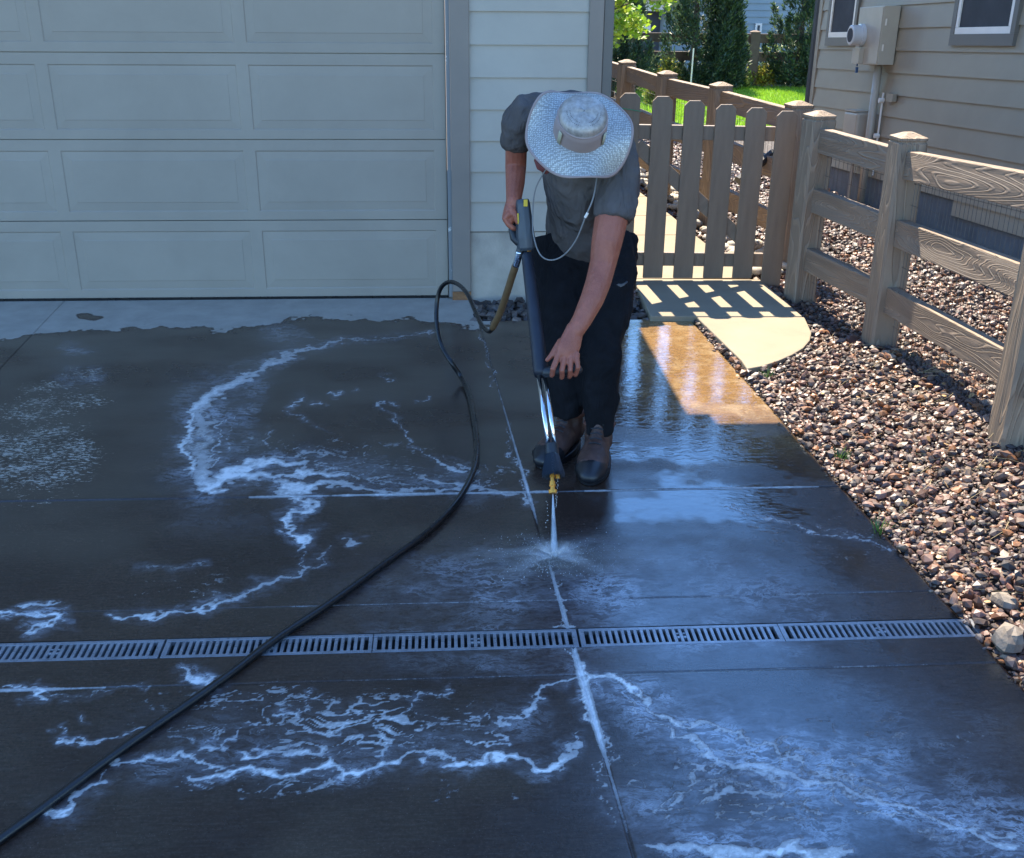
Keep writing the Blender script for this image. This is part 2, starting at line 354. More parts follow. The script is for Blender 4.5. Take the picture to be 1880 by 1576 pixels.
FOAM = [
 S(800,608,3,.35, 740,615,5,.45, 690,622,7,.4, 620,628,8,.5, 560,640,10,.6, 520,660,13,.7, 490,672,15,.75, 450,695,18,.75, 400,720,26,.85, 368,748,34,.95),
 S(366,748,32,.75, 376,790,42,.55, 372,840,46,.55, 368,872,44,.75, 395,893,22,1), S(398,770,5,.8, 404,800,5,.7, 396,835,5,.8, 388,860,6,.8), S(425,760,4,.4, 430,790,4,.5, 415,830,4,.5), S(352,760,16,1, 350,800,14,.9, 348,860,18,1),
 S(385,895,26,1, 425,872,24,1, 460,852,18,.95, 500,846,15,.9, 545,856,12,.8), S(430,872,14,.9, 480,874,12,.85, 530,880,9,.8, 565,866,16,1, 610,872,14,.9),
 S(520,895,18,.9, 552,900,22,.95, 600,890,14,.8, 680,900,9,.6, 760,903,8,.55, 830,901,9,.7, 950,906,5,.6),
 S(550,858,7,.6, 620,866,7,.5, 700,884,6,.4, 780,894,6,.4), S(480,838,5,.5, 560,832,5,.5, 620,840,5,.4, 700,842,4,.3),
 S(740,862,6,.3, 800,880,11,.6, 860,893,20,.8, 880,897,10,.5), S(790,846,6,.8, 815,855,9,.9, 848,862,11,.95), S(820,838,3,.4, 865,862,5,.6, 880,900,5,.6, 935,902,4,.5),
 S(515,905,12,.8, 560,915,14,.9, 595,928,8,.9, 545,938,9,.9, 517,953,11,1, 535,975,10,1, 545,990,12,1, 575,984,15,1, 556,1002,6,.9, 537,1010,3,.6),
 S(625,1005,6,.35, 600,1028,9,.45, 550,1045,10,.45, 510,1060,11,.6, 440,1090,8,.65, 400,1102,8,.8, 372,1115,9,.95, 330,1118,5,.8, 270,1127,9,.95, 215,1131,6,.8),
 S(560,1015,4,.6, 552,1035,5,.6, 535,1050,4,.5), S(650,985,6,.5, 660,995,7,.6, 678,994,4,.5), S(250,1040,8,.3, 320,1045,8,.3, 385,1030,4,.4),
 S(0,1128,6,.95, 60,1130,6,.95, 100,1128,8,1, 120,1134,11,1, 90,1150,7,.9, 58,1158,10,1, 52,1168,9,.9), S(40,1112,4,.8, 75,1110,6,.9, 112,1105,3,.7),
 S(542,748,6,.7, 550,732,6,.8), S(570,742,4,.7, 592,740,4,.7), S(612,722,3,.6, 625,722,4,.6), S(642,722,3,.5, 648,718,3,.5), S(700,693,2.5,.5, 720,695,2.5,.5),
 S(705,733,4,.6, 702,748,4,.6, 712,762,3,.5, 742,778,3,.55, 752,800,3,.6, 752,820,3,.6, 785,840,3,.5, 800,850,4,.6), S(720,740,5,.6, 735,745,4,.5), S(760,735,3,.5, 782,730,3,.5),
 S(498,790,5,.45, 480,806,5,.5, 500,816,3,.4), S(532,760,3,.5, 560,770,3,.5, 600,790,3,.3), S(460,800,5,.4, 455,808,4,.4),
 S(345,1234,8,.8, 362,1248,12,1, 385,1250,16,1, 402,1240,6,.9), S(0,1267,4,.9, 60,1267,5,.95, 84,1267,8,1, 55,1286,8,.95, 75,1295,4,.7), S(80,1288,5,.6, 130,1278,4,.5, 180,1268,4,.4, 280,1264,3,.4), S(110,1296,5,.45, 200,1278,4,.35), S(145,1316,5,.4, 165,1325,5,.4),
 S(112,1338,4,.8, 104,1352,5,.9, 125,1360,5,.9, 160,1352,4,.8, 230,1346,4,.8, 262,1338,3,.6),
 S(80,1496,10,1, 105,1492,12,1, 120,1478,14,.8, 140,1462,16,.6, 172,1450,12,.9, 205,1442,8,.8), S(185,1440,10,.4, 200,1420,12,.45, 215,1410,6,.4),
 S(345,1424,9,1, 360,1430,11,1, 400,1430,12,1, 450,1416,10,1, 520,1418,12,1, 570,1398,11,1, 590,1394,9,1, 612,1410,12,1, 625,1426,14,1, 668,1428,13,1, 700,1415,12,.95, 740,1411,11,.95, 765,1395,9,.9, 792,1385,9,.9, 812,1388,9,.8, 805,1408,10,1, 845,1410,13,1, 872,1398,11,1, 900,1390,12,1, 950,1394,13,1, 985,1408,14,.95, 1015,1402,13,.95, 1040,1385,14,.7, 1047,1350,9,.4),
 S(228,1402,7,.8, 262,1398,9,.9, 290,1392,11,.9, 340,1380,9,.9, 362,1388,8,.85, 385,1400,10,.9, 400,1410,9,.9, 392,1420,6,.8), S(360,1374,8,.6, 400,1366,9,.75, 415,1368,6,.7, 440,1350,4,.5, 480,1325,3,.5),
 S(455,1384,14,1, 480,1388,12,.9, 520,1384,10,.8, 575,1372,12,.85, 575,1380,6,.6), S(500,1318,7,.9, 530,1315,7,.9, 552,1320,6,.85, 558,1338,5,.8, 580,1346,5,.7, 615,1350,4,.7), S(552,1320,4,.6, 572,1300,4,.6, 568,1285,4,.6, 600,1268,4,.6),
 S(722,1364,8,.95, 708,1350,8,.8, 715,1322,7,.6, 750,1302,8,.6, 772,1284,6,.55, 840,1258,5,.5), S(690,1390,7,.7, 712,1372,8,.7, 700,1352,5,.5),
 S(1052,1240,7,.7, 1010,1262,9,.7, 985,1290,10,.75, 962,1308,9,.7, 925,1318,6,.7), S(862,1310,3,.5, 905,1308,4,.7, 925,1322,6,.7, 945,1332,6,.8), S(905,1340,5,.6, 935,1350,7,.8, 900,1362,5,.8), S(855,1366,5,.9, 900,1368,5,.95, 935,1366,5,.9), S(850,1350,3,.4, 895,1312,3,.4),
 S(1018,1040,4,.35, 1032,1100,6,.5, 1042,1145,6,.6), S(1018,1145,8,.5, 1045,1148,6,.6, 1058,1144,5,.5), S(1050,1188,6,.6, 1058,1215,10,.8, 1066,1240,18,1, 1072,1270,14,1, 1080,1300,13,1, 1092,1330,10,1), S(1092,1330,5,.7, 1106,1380,4,.6, 1128,1450,4,.5, 1150,1520,4,.5),
 S(966,905,5,.9, 972,925,7,.8), S(880,612,1.5,.6, 912,710,1.5,.6), S(930,780,2,.5, 955,870,2.5,.8, 966,905,3,.9),
 S(1070,1242,10,.9, 1115,1236,11,1, 1135,1245,10,1, 1160,1268,11,1, 1200,1290,10,.9, 1250,1320,15,.9, 1300,1335,10,.7, 1340,1352,10,.7, 1400,1372,10,.65, 1480,1384,7,.6),
 S(1150,1292,4,.7, 1200,1320,6,.8, 1260,1350,10,.85, 1320,1385,12,.8, 1400,1410,16,.7, 1500,1440,18,.6, 1600,1465,14,.55, 1700,1500,13,.6, 1800,1530,14,.6, 1878,1560,20,.85),
 S(1280,1412,4,.6, 1332,1416,5,.7), S(1440,1375,5,.5, 1500,1395,6,.6, 1560,1392,4,.6), S(1570,1500,6,.65, 1640,1505,6,.65, 1700,1510,5,.6), S(1820,1520,6,.6, 1878,1532,8,.7), S(1600,1330,5,.3, 1670,1310,4,.3), S(1720,1400,5,.3, 1760,1392,4,.3),
 S(1180,1555,16,.8, 1250,1556,22,.85, 1330,1570,26,.9, 1400,1574,26,.95, 1445,1560,24,1, 1500,1576,30,.9, 1560,1572,16,.8), S(1160,1430,9,.5, 1190,1445,7,.5), S(1300,1460,9,.6, 1380,1452,9,.6, 1420,1458,5,.5),
 S(1320,930,3,.4, 1400,950,3,.5, 1460,965,4,.6, 1480,975,4,.7, 1560,985,3,.5, 1640,1010,3,.6), S(1340,925,2,.5, 1365,935,3,.5), S(1500,965,2,.4, 1600,985,2,.4),
]
strokes(foam, FOAM)
def gl_(y, xs, w, i, jit=0):                     # film of foam caught in a slab joint
    out = []
    for k, x in enumerate(xs): q_ = RTm(x, y); out += [q_[0], q_[1], w*random.uniform(.5, 1.4), i*random.uniform(.6, 1.1)]
    return [out[k:k+4] for k in range(0, len(out), 4)]
def RTm(x, y):
    q_ = RT @ np.array([x, y, -CAM_H]); return (940-F_PX*q_[0]/q_[2], 788+F_PX*q_[1]/q_[2])
strokes(foam, [gl_(3.66, np.arange(-.75, .42, .06), 4.5, .9), gl_(3.66, np.arange(.50, 1.46, .06), 2.6, .8), gl_(2.895, np.arange(-.5, 1.5, .07), 2.2, .42), gl_(2.505, np.arange(-.3, 1.5, .07), 2.0, .35), gl_(2.505, np.arange(-1.3, -.9, .07), 4.0, .8)], 1.0, True)
strokes(foam, [[ (*RTm(.268-SH*(y-4), y), w, i) for y, w, i in ((5.5, 1.6, .3), (4.6, 1.8, .5), (4.0, 3, .8), (3.7, 6, 1), (3.55, 6, .8), (3.4, 2, .4))], [(*RTm(.268-SH*(y-4), y), w, i) for y, w, i in ((3.15, 4, .5), (2.95, 6, .75), (2.8, 7, .8), (2.74, 7, .7))], [(*RTm(.268-SH*(y-4), y), w, i) for y, w, i in ((2.63, 7, .8), (2.5, 15, 1), (2.36, 15, 1), (2.24, 12, 1), (2.15, 5, .7), (1.9, 3, .5))]], 1.0, True)
strokes(milk, FOAM, 3.0); milk *= .5
# vein-like foam lace, drawn out by the water
def region(cx, cy, rx, ry, p=2.0):
    return vis*np.clip(1.3-((np.abs(ax_-cx)/rx)**p+(np.abs(ay_-cy)/ry)**p), 0, 1)
wv = fbm(wx*5, wy*5, 3)-.5; wv2 = fbm(wx*5+7, wy*5+3, 3)-.5
lace = 1-np.abs(fbm((wx+wv*.25)*11, (wy+wv2*.2)*26, 4, .55)*2-1)*7.5
lace = np.clip(lace, 0, 1)
lm = np.maximum.reduce([region(560, 1320, 380, 72)*.85, region(1380, 1440, 330, 100)*.5, region(460, 1430, 380, 34)*.5, region(1650, 1350, 260, 110)*.28, region(600, 850, 260, 60)*.45, region(1560, 980, 260, 60)*.3, region(1200, 1490, 160, 60)*.5, region(330, 1075, 160, 50)*.3, region(860, 1440, 300, 40)*.35, region(880, 870, 90, 40)*.4, region(1750, 1500, 180, 60)*.4])
patch = np.clip(fbm(wx*3.5+5, wy*6, 3)*2.6-.75, 0, 1)
foam = np.maximum(foam, lace*lm*(.35+patch*.75))
lace2 = np.clip(1-np.abs(fbm((wx+wv*.3+n5*.02)*16+50, (wy+wv2*.25+n6*.02)*31+20, 3, .5)*2-1)*6.5, 0, 1)
patch2 = np.clip(fbm(wx*4.5+25, wy*8+11, 3)*3.0-1.05, 0, 1)
foam = np.maximum(foam, lace2*np.clip(lm*1.25, 0, 1)*(.12+patch2*.75))
m0 = milk.copy()
strokes(milk, [S(395,745,60,.5, 415,800,80,.5, 400,850,70,.5), S(470,720,40,.3, 440,770,60,.35, 470,800,50,.2), S(500,612,60,.25, 560,622,30,.3),
 S(560,840,50,.25, 700,870,60,.25, 860,895,40,.5), S(1100,1250,60,.6, 1250,1340,140,.8, 1480,1420,190,.75, 1700,1490,160,.6, 1878,1560,160,.65),
 S(520,1100,90,0, 850,1060,120,.3, 1000,1060,110,.35, 1200,1080,160,.35, 1450,1100,160,.3), S(500,1160,50,0, 800,1165,60,.25, 1100,1170,80,.35, 1500,1160,80,.35), S(520,1215,50,0, 820,1218,60,.22, 1040,1220,60,.3),
 S(250,1410,60,.3, 500,1400,80,.35, 720,1390,90,.35, 960,1330,110,.3), S(1160,1480,120,.45, 1260,1540,120,.5, 1500,1550,90,.55), S(1550,1300,180,.2, 1800,1400,200,.22),
 S(130,640,30,.35, 165,645,20,.3), S(330,960,60,.12, 470,960,60,.12), S(120,690,50,.2, 180,690,30,.25)], 1.01)
sp = region(1015, 1055, 330, 70)*.25+region(1100, 1110, 520, 60)*.22+region(560, 1340, 360, 80)*.15+region(1480, 1420, 460, 150)*.2
milk = np.maximum(milk, sp*(vis))
# dry and wet
bx = [-400, 0, 60, 110, 180, 250, 330, 400, 470, 520, 570, 660, 760, 830, 875, 2000]; by = [660, 626, 613, 612, 604, 598, 602, 606, 600, 590, 581, 587, 588, 594, 602, 560]
bnd = np.interp(px, bx, by); ed = (n1*30+n3*16)
dry = vis*np.clip((bnd-py+ed*.7)/5+.5, 0, 1)*(px < 900)
dry *= 1-np.clip(2.2-2*np.hypot((px-165)/30, (py+n1*10-582)/6), 0, 1)
spk = np.clip((fbm(wx*34, wy*60, 3)-.52)*9, 0, 1)
dp = np.maximum.reduce([region(60, 830, 150, 110), region(120, 730, 110, 40)*.9, region(150, 688, 50, 16)])
speck = dp*np.clip(.45+fbm(wx*4, wy*7, 4)*1.5-.2, 0, 1)
dry = np.where(vis, dry, .4)
gl = np.clip(fbm(wx*2.2+3, wy*3.6+1, 4)*2.4-.7, 0, 1)
gloss = .55+.2*gl
gR = np.clip((px-960)/60, 0, 1)*np.clip((1010+n1*60-py)/70, 0, 1)
gloss = np.maximum(gloss, gR*(.56+.44*np.clip(fbm(wx*2.8+8, wy*4.5+2, 4)*5-1.75+n3*.5, 0, 1)))
gloss = np.maximum(gloss, np.clip(region(1190, 680, 150, 130)*1.2, 0, .97)*(.9+.1*gl))
gloss = np.where((px > 950) & (py >= 960), np.maximum(gloss, .52+.25*np.clip(fbm(wx*4, wy*3, 4)*3-1.2, 0, 1)), gloss)
gloss *= (1-dry)
sunlit_tan = np.clip((PXYZ[:, 1]-3.75+n1*.5)/.9, 0, 1)*np.clip((PXYZ[:, 0]-.75+n2*.4)/.35, 0, 1)  # warm sunlit tone painted into the concrete colour around the gate corner
Q = np.arange(ny*nu).reshape(ny, nu)
Q = np.stack([Q[:-1, :-1], Q[:-1, 1:], Q[1:, 1:], Q[1:, :-1]], -1)
ym = (YY[:-1, :-1]+YY[1:, 1:])/2; xm = (XX[:-1, :-1]+XX[1:, 1:])/2
keep = ~((ym > D0) & (ym < D1)) & ~((ym > 5.845) & (xm > .138))
t = NT('driveway_concrete')
v = t.coord(); fo = t.attr('foam'); mi = t.attr('milk'); dr = t.attr('dry'); gz = t.attr('gloss')
fine = t.noise(170, 4, .7, 0, v); broom = t.noise(60, 5, .75, 0, t.coord((.25, 2.2, 1))); blot = t.noise(2.2, 6, .65, .4, v)
wet = t.ramp(blot, [(.25, (.033, .018, .013)), (.5, (.048, .027, .019)), (.75, (.070, .041, .027))])
wet = t.mix(t.math('MULTIPLY', t.ramp(broom, [(.42, 0.0), (.70, 1.0)]), .65), wet, (.026, .022, .019))
wet = t.mix(t.attr('sunlit_tan'), wet, t.mix(t.ramp(t.noise(9, 6, .75, .6, v), [(.48, 0.0), (.7, .6)]), t.ramp(blot, [(.3, (.150, .083, .030)), (.7, (.215, .125, .048))]), (.33, .25, .14)))  # brighter tan with paler sparkle blotches, sunshine put into the wet colour
dryc = t.ramp(t.noise(7, 6, .65, .2, v), [(.3, (.31, .275, .225)), (.7, (.40, .355, .295))])
spm = t.math('MULTIPLY', t.math('SUBTRACT', t.math('ADD', t.attr('speck'), t.math('MULTIPLY', t.math('SUBTRACT', t.noise(7, 6, .7, 0, v), .5), 1.6)), .85), .22)
spn = t.math('MULTIPLY', t.ramp(t.math('ADD', t.noise(44, 6, .75, .6, t.coord((.9, 2.0, 1))), spm), [(.50, 0.0), (.58, .62)]), t.ramp(t.attr('speck'), [(.02, 0.0), (.3, 1.0)]))
dr = t.math('MAXIMUM', dr, spn)
drm = t.ramp(t.math('ADD', dr, t.math('MULTIPLY', t.math('SUBTRACT', fine, .5), .6)), [(.42, 0.0), (.58, 1.0)])
gr_ = t.n('Mix', data_type='RGBA', blend_type='MULTIPLY'); t.set(gr_.inputs[0], 1.0); t.set(gr_.inputs[6], wet); t.set(gr_.inputs[7], t.ramp(t.math('ADD', t.math('MULTIPLY', t.noise(95, 5, .8, 0, v), .5), t.math('MULTIPLY', broom, .5)), [(.36, .55), (.5, 1.0), (.62, 1.75)])); wet = gr_.outputs[2]
wet = t.mix(t.ramp(t.noise(240, 2, .5, 0, v), [(.70, 0.0), (.74, .5)]), wet, (.22, .19, .16))
base = t.mix(drm, wet, dryc)
stre = t.noise(16, 7, .72, 1.2, t.coord((1, 2.2, 1)))
mk = t.math('MULTIPLY', mi, t.ramp(stre, [(.36, .10), (.70, 1.0)]))
base = t.mix(t.math('MULTIPLY', mk, .62, True), base, (.36, .37, .42))
wn_ = t.n('TexNoise', ins={'Scale': 7.0, 'Detail': 4.0, 'Roughness': .6, 'Vector': v})
wa = t.n('VectorMath', operation='MULTIPLY_ADD'); t.set(wa.inputs[0], wn_.outputs['Color']); wa.inputs[1].default_value = (.22, .12, 0); t.set(wa.inputs[2], v)
wm = t.n('Mapping', ins={'Scale': (1.0, 2.0, 1.0), 'Rotation': (0, 0, .25)}); t.set(wm.inputs[0], wa.outputs[0])
vn = t.noise(12, 7, .72, 0, wm.outputs[0]); vein = t.ramp(t.math('ABSOLUTE', t.math('SUBTRACT', vn, .5)), [(0, 1.0), (.022, .5), (.07, 0.0)])
vmask = t.math('MULTIPLY', t.ramp(mi, [(.08, 0.0), (.6, 1.0)]), t.ramp(t.noise(5, 4, .6, 0, v), [(.42, 0.0), (.62, 1.0)]))
base = t.mix(t.math('MULTIPLY', t.math('MULTIPLY', vein, vmask), .75, True), base, (.62, .65, .70))
fn = t.noise(55, 6, .75, .8, v); fn2 = t.noise(13, 5, .7, .5, v)
fs = t.math('ADD', fo, t.math('ADD', t.math('MULTIPLY', t.math('SUBTRACT', fn, .5), .9), t.math('MULTIPLY', t.math('SUBTRACT', fn2, .5), .7)))
fm = t.math('MULTIPLY', t.ramp(fs, [(.26, 0.0), (.42, .24), (.75, .46), (1.1, .92)]), t.ramp(fo, [(.02, 0.0), (.2, 1.0)]))
base = t.mix(fm, base, (.86, .83, .79))
rg = t.ramp(gz, [(0, .85), (.4, .40), (.62, .22), (.85, .06), (1.0, .035)])
rg2 = t.math('ADD', rg, t.math('MULTIPLY', t.math('SUBTRACT', t.noise(6, 6, .7, .5, v), .5), .22), True)
rg3 = t.mix(fm, rg2, (.55, .55, .55))

tl = t.n('Mix', data_type='FLOAT'); t.set(tl.inputs[0], t.ramp(gz, [(.5, 0.0), (.85, 1.0)])); t.set(tl.inputs[2], t.math('ADD', fine, broom)); 
rip = t.math('ADD', t.noise(26, 4, .6, 1.2, t.coord((.8, 1.4, 1))), t.math('MULTIPLY', t.noise(7, 2, .5, .4, t.coord((.8, 1.5, 1))), 1.2)); t.set(tl.inputs[3], t.math('MULTIPLY', rip, .9))
b2 = t.bump(tl.outputs[0], .24, .004); b3 = t.bump(fm, .8, .006, b2)
M['drive'] = t.fin(base, rg3, b3); t.set(t.b.inputs['IOR'], t.math('ADD', 1.40, t.math('MULTIPLY', t.ramp(gz, [(.6, 0.0), (.9, 1.0)]), .62)))
t.b.inputs['Specular Tint'].default_value = (.70, .90, 1, 1)
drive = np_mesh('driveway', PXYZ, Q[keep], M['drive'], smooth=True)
for nme, arr in (('foam', foam), ('milk', milk), ('dry', dry), ('gloss', gloss), ('sunlit_tan', sunlit_tan), ('speck', speck)): setattr_f(drive.data, nme, arr)
tag(drive, kind='structure')
# drain channel under the grates
mb = MB()
def dx(u, y): return u-SH*(y-4)
mb.quad((-9, D1, -.002), (-9, D1, -.12), (dx(UE, D1), D1, -.12), (dx(UE, D1), D1, -.002)); mb.quad((-9, D0, -.002), (dx(UE, D0), D0, -.002), (dx(UE, D0), D0, -.12), (-9, D0, -.12))
mb.quad((-9, D0, -.08), (1.6, D0, -.08), (1.6, D1, -.08), (-9, D1, -.08))
tag(mb.build('drain_channel', M['foundation2']), kind='structure')
# slabs by the gate
tp = [G(1189, 579, .03), G(1196, 591, .03)]
land = [(1.135, 5.92), (1.13, 5.81), (1.385, 5.80), (1.99, 5.78), (1.965, 6.58), (1.165, 6.62)]
tag(MB().prism(land, -.06, .03).build('landing_slab', M['slab'], bevel=.006), kind='structure')
rd = [(1.39, 5.793), (1.455, 5.05)]+[(p.x, p.y) for p in [G(1372, 676, .03), G(1400, 671, .03), G(1430, 661, .03), G(1455, 650, .03), G(1475, 638, .03), G(1487, 624, .03), G(1490, 610, .03), G(1485, 598, .03)]]+[(2.0, 5.774)]
tag(MB().prism(rd, -.06, .027).build('rounded_slab', M['slab'], bevel=.006), kind='structure')
mb = MB(); ys = [6.66, 7.25, 7.9, 8.6, 9.4, 10.3, 11.5, 13]
xr = lambda y: np.interp(y, [6.6, 7.67, 8.73, 9.65, 10.5, 13], [1.93, 1.84, 1.78, 1.70, 1.62, 1.5])
for a, b in zip(ys[:-1], ys[1:]): mb.prism([(.95, a), (xr(a), a), (xr(b-.012), b-.012), (.95, b-.012)], -.06, .02)
tag(mb.build('side_path', M['slab']), kind='structure')
# lawn
lawn_poly = [(2.75, 17), (2.9, 14.6), (3.3, 14.1), (4.0, 13.4), (5.2, 13), (9, 13), (9, 19.6), (2.9, 19.4)]
t = NT('lawn_soil_green'); n = t.noise(3, 5, .6, 0, t.coord())
mlawn = t.fin(t.ramp(n, [(.3, (.14, .26, .02)), (.7, (.22, .37, .03))]), .9, t.bump(t.noise(60, 4, .7, 0, t.coord()), .8, .03))
tag(MB().prism(lawn_poly, -.05, 0.0).build('lawn', mlawn), kind='structure')
def inpoly(x, y, poly):
    c = np.zeros(len(x), bool); n = len(poly)
    for i in range(n):
        x0, y0 = poly[i]; x1, y1 = poly[(i+1) % n]
        k = ((y0 > y) != (y1 > y)) & (x < (x1-x0)*(y-y0)/(y1-y0+1e-9)+x0); c ^= k
    return c
N = 42000; gx = rng.uniform(2.8, 7.0, N); gy = rng.uniform(13, 19.55, N); kk = inpoly(gx, gy, lawn_poly); gx, gy = gx[kk], gy[kk]; N = len(gx)
h = rng.uniform(.03, .07, N); a = rng.uniform(0, 6.28, N); w = .006; lean = rng.normal(0, .02, (N, 2))
V = np.zeros((N, 3, 3)); V[:, 0] = np.c_[gx-w*np.cos(a), gy-w*np.sin(a), np.zeros(N)]; V[:, 1] = np.c_[gx+w*np.cos(a), gy+w*np.sin(a), np.zeros(N)]; V[:, 2] = np.c_[gx+lean[:, 0], gy+lean[:, 1], h]
go = np_mesh('grass', V.reshape(-1, 3), np.arange(3*N).reshape(N, 3), M['leaf'])
cc = np.array([.27, .47, .03])*rng.uniform(.6, 1.3, (N, 1)); setcol(go.data, 'col', np.repeat(cc, 3, 0)); tag(go, 'bright green lawn grass behind the lit fence', 'grass', kind='stuff')
# ------------------------------------------------------------ stones
ph = (1+5**.5)/2
ico = np.array([(-1, ph, 0), (1, ph, 0), (-1, -ph, 0), (1, -ph, 0), (0, -1, ph), (0, 1, ph), (0, -1, -ph), (0, 1, -ph), (ph, 0, -1), (ph, 0, 1), (-ph, 0, -1), (-ph, 0, 1)])/math.hypot(1, ph)
icf = np.array([(0, 11, 5), (0, 5, 1), (0, 1, 7), (0, 7, 10), (0, 10, 11), (1, 5, 9), (5, 11, 4), (11, 10, 2), (10, 7, 6), (7, 1, 8), (3, 9, 4), (3, 4, 2), (3, 2, 6), (3, 6, 8), (3, 8, 9), (4, 9, 5), (2, 4, 11), (6, 2, 10), (8, 6, 7), (9, 8, 1)])
PAL = np.array([(.15, .085, .075), (.20, .13, .11), (.10, .085, .09), (.24, .18, .15), (.17, .095, .065), (.06, .05, .055), (.27, .235, .20), (.26, .13, .06), (.13, .115, .115), (.20, .14, .13), (.07, .06, .065), (.12, .08, .075)])
def stones(name, X, Y, Z, size, pal=PAL, flat=.62, extra=.25, mat='gravel', lift=.25):
    n = len(X); V = ico[None]*(1+rng.uniform(-.28, .28, (n, 12, 1)))
    sc3 = size[:, None]*np.c_[rng.uniform(.8, 1.35, n), rng.uniform(.65, 1.0, n), flat*rng.uniform(.7, 1.2, n)]
    V = V*sc3[:, None, :]
    a = rng.uniform(0, 6.28, n); b = rng.normal(0, .45, n); ca, sa, cb, sb = np.cos(a), np.sin(a), np.cos(b), np.sin(b)
    x, y, z = V[..., 0], V[..., 1], V[..., 2]
    x, z = x*cb[:, None]+z*sb[:, None], -x*sb[:, None]+z*cb[:, None]
    x, y = x*ca[:, None]-y*sa[:, None], x*sa[:, None]+y*ca[:, None]
    V = np.stack([x+X[:, None], y+Y[:, None], z+Z[:, None]+lift*size[:, None]], -1).reshape(-1, 3)
    Fq = (icf[None]+12*np.arange(n)[:, None, None]).reshape(-1, 3)
    o = np_mesh(name, V, Fq, M[mat]); c = pal[rng.integers(0, len(pal), n)]*rng.uniform(.4, 1.0, (n, 1))*np.array([1.02, .84, .70])
    setcol(o.data, 'col', np.repeat(c, 12, 0)); return o
def jgrid(x0, x1, y0, y1, sp):
    a, b = np.meshgrid(np.arange(x0, x1, sp), np.arange(y0, y1, sp)); a = a.ravel(); b = b.ravel()
    return a+rng.uniform(-.5, .5, len(a))*sp, b+rng.uniform(-.5, .5, len(a))*sp
def bed(x, y):
    k = (x > np.where(y < 5.86, UE+.012-SH*(y-4), 1.0)) & (x < 3.45+(10.27-y)*.056)
    for pol in (land, rd): k &= ~inpoly(x, y, [(p[0], p[1]) for p in pol])
    k &= ~((y > 6.6) & (x < xr(np.clip(y, 6.6, 13))+.03)) | (y < 6.6)
    k &= ~((y > 5.86) & (y < 6.7) & (x < 1.1)); k &= ~((y > 13.2)); k &= ~inpoly(x, y, lawn_poly)
    k &= ~((x > 2.0+(13-y)*.05) & (y > 8) & (x > 3.9))
    return k
x1, y1 = jgrid(1.3, 3.7, 1.9, 6.3, .0195); k = bed(x1, y1) & (x1 < .62*y1+.6); x1, y1 = x1[k], y1[k]
s1 = rng.uniform(.007, .0165, len(x1)); big = rng.random(len(x1)) < .07; s1[big] *= 1.5
x2, y2 = jgrid(1.0, 4.0, 6.3, 14, .040); k = bed(x2, y2); x2, y2 = x2[k], y2[k]; s2 = rng.uniform(.017, .028, len(x2))
x3, y3 = jgrid(1.3, 3.4, 1.9, 6.3, .055); k = bed(x3, y3) & (x3 < .62*y3+.6); x3, y3 = x3[k], y3[k]; s3 = rng.uniform(.014, .026, len(x3))
X, Y, SZ = np.r_[x1, x2, x3], np.r_[y1, y2, y3], np.r_[s1, s2, s3]
Z = zt(X, Y)-.004+np.r_[np.zeros(len(x1)+len(x2)), np.full(len(x3), .012)]+(fbm(X*3, Y*3, 3)-.5)*.03*np.clip((X-1.5)*4, 0, 1)
tag(stones('gravel', X, Y, Z, SZ), 'reddish grey crushed gravel bed beside the driveway', 'gravel', kind='stuff')
sx_ = rng.uniform(1.9, 5.6, 70); so_ = UE-SH*(sx_-4)-np.abs(rng.normal(0, .012, 70))+.012
tag(stones('spilled_stones', so_, sx_, np.zeros(70), rng.uniform(.004, .011, 70)), 'loose stones spilled along the driveway edge', 'stones', kind='stuff')
lx_ = rng.uniform(1.55, 2.6, 60); ly_ = rng.uniform(2.3, 5.6, 60); kl = bed(lx_, ly_); lx_, ly_ = lx_[kl], ly_[kl]
tag(stones('dry_leaves', lx_, ly_, zt(lx_, ly_)+.022, rng.uniform(.008, .017, len(lx_)), pal=np.array([(.42, .30, .14), (.34, .22, .10), (.5, .40, .22)]), flat=.10), 'small dry tan leaves lying on the gravel', 'leaves', kind='stuff')
# soil sheet that follows the gravel
gx_, gy_ = np.meshgrid(np.linspace(1.3, 4.1, 57), np.linspace(1.2, 14, 129)); Vg = np.c_[gx_.ravel(), gy_.ravel(), (zt(gx_, gy_)-.022).ravel()]
Vg[:, 0] = np.maximum(Vg[:, 0], UE+.012-SH*(Vg[:, 1]-4)); Qi = np.arange(129*57).reshape(129, 57)
tag(np_mesh('bed_soil', Vg, np.stack([Qi[:-1, :-1], Qi[:-1, 1:], Qi[1:, 1:], Qi[1:, :-1]], -1).reshape(-1, 4), slab_mat('dark_soil', (.07, .055, .045), .3)), kind='structure')
X, Y = jgrid(.16, 1.12, 5.865, 6.27, .045)
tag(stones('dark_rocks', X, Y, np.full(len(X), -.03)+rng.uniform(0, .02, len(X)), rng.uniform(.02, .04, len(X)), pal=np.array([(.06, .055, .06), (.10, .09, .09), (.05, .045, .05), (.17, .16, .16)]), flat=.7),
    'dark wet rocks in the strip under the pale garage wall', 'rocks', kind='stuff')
tag(MB().prism([(.14, 5.85), (1.14, 5.85), (1.14, 6.3), (.14, 6.3)], -.08, -.04).build('strip_soil', bpy.data.materials['dark_soil']), kind='structure')
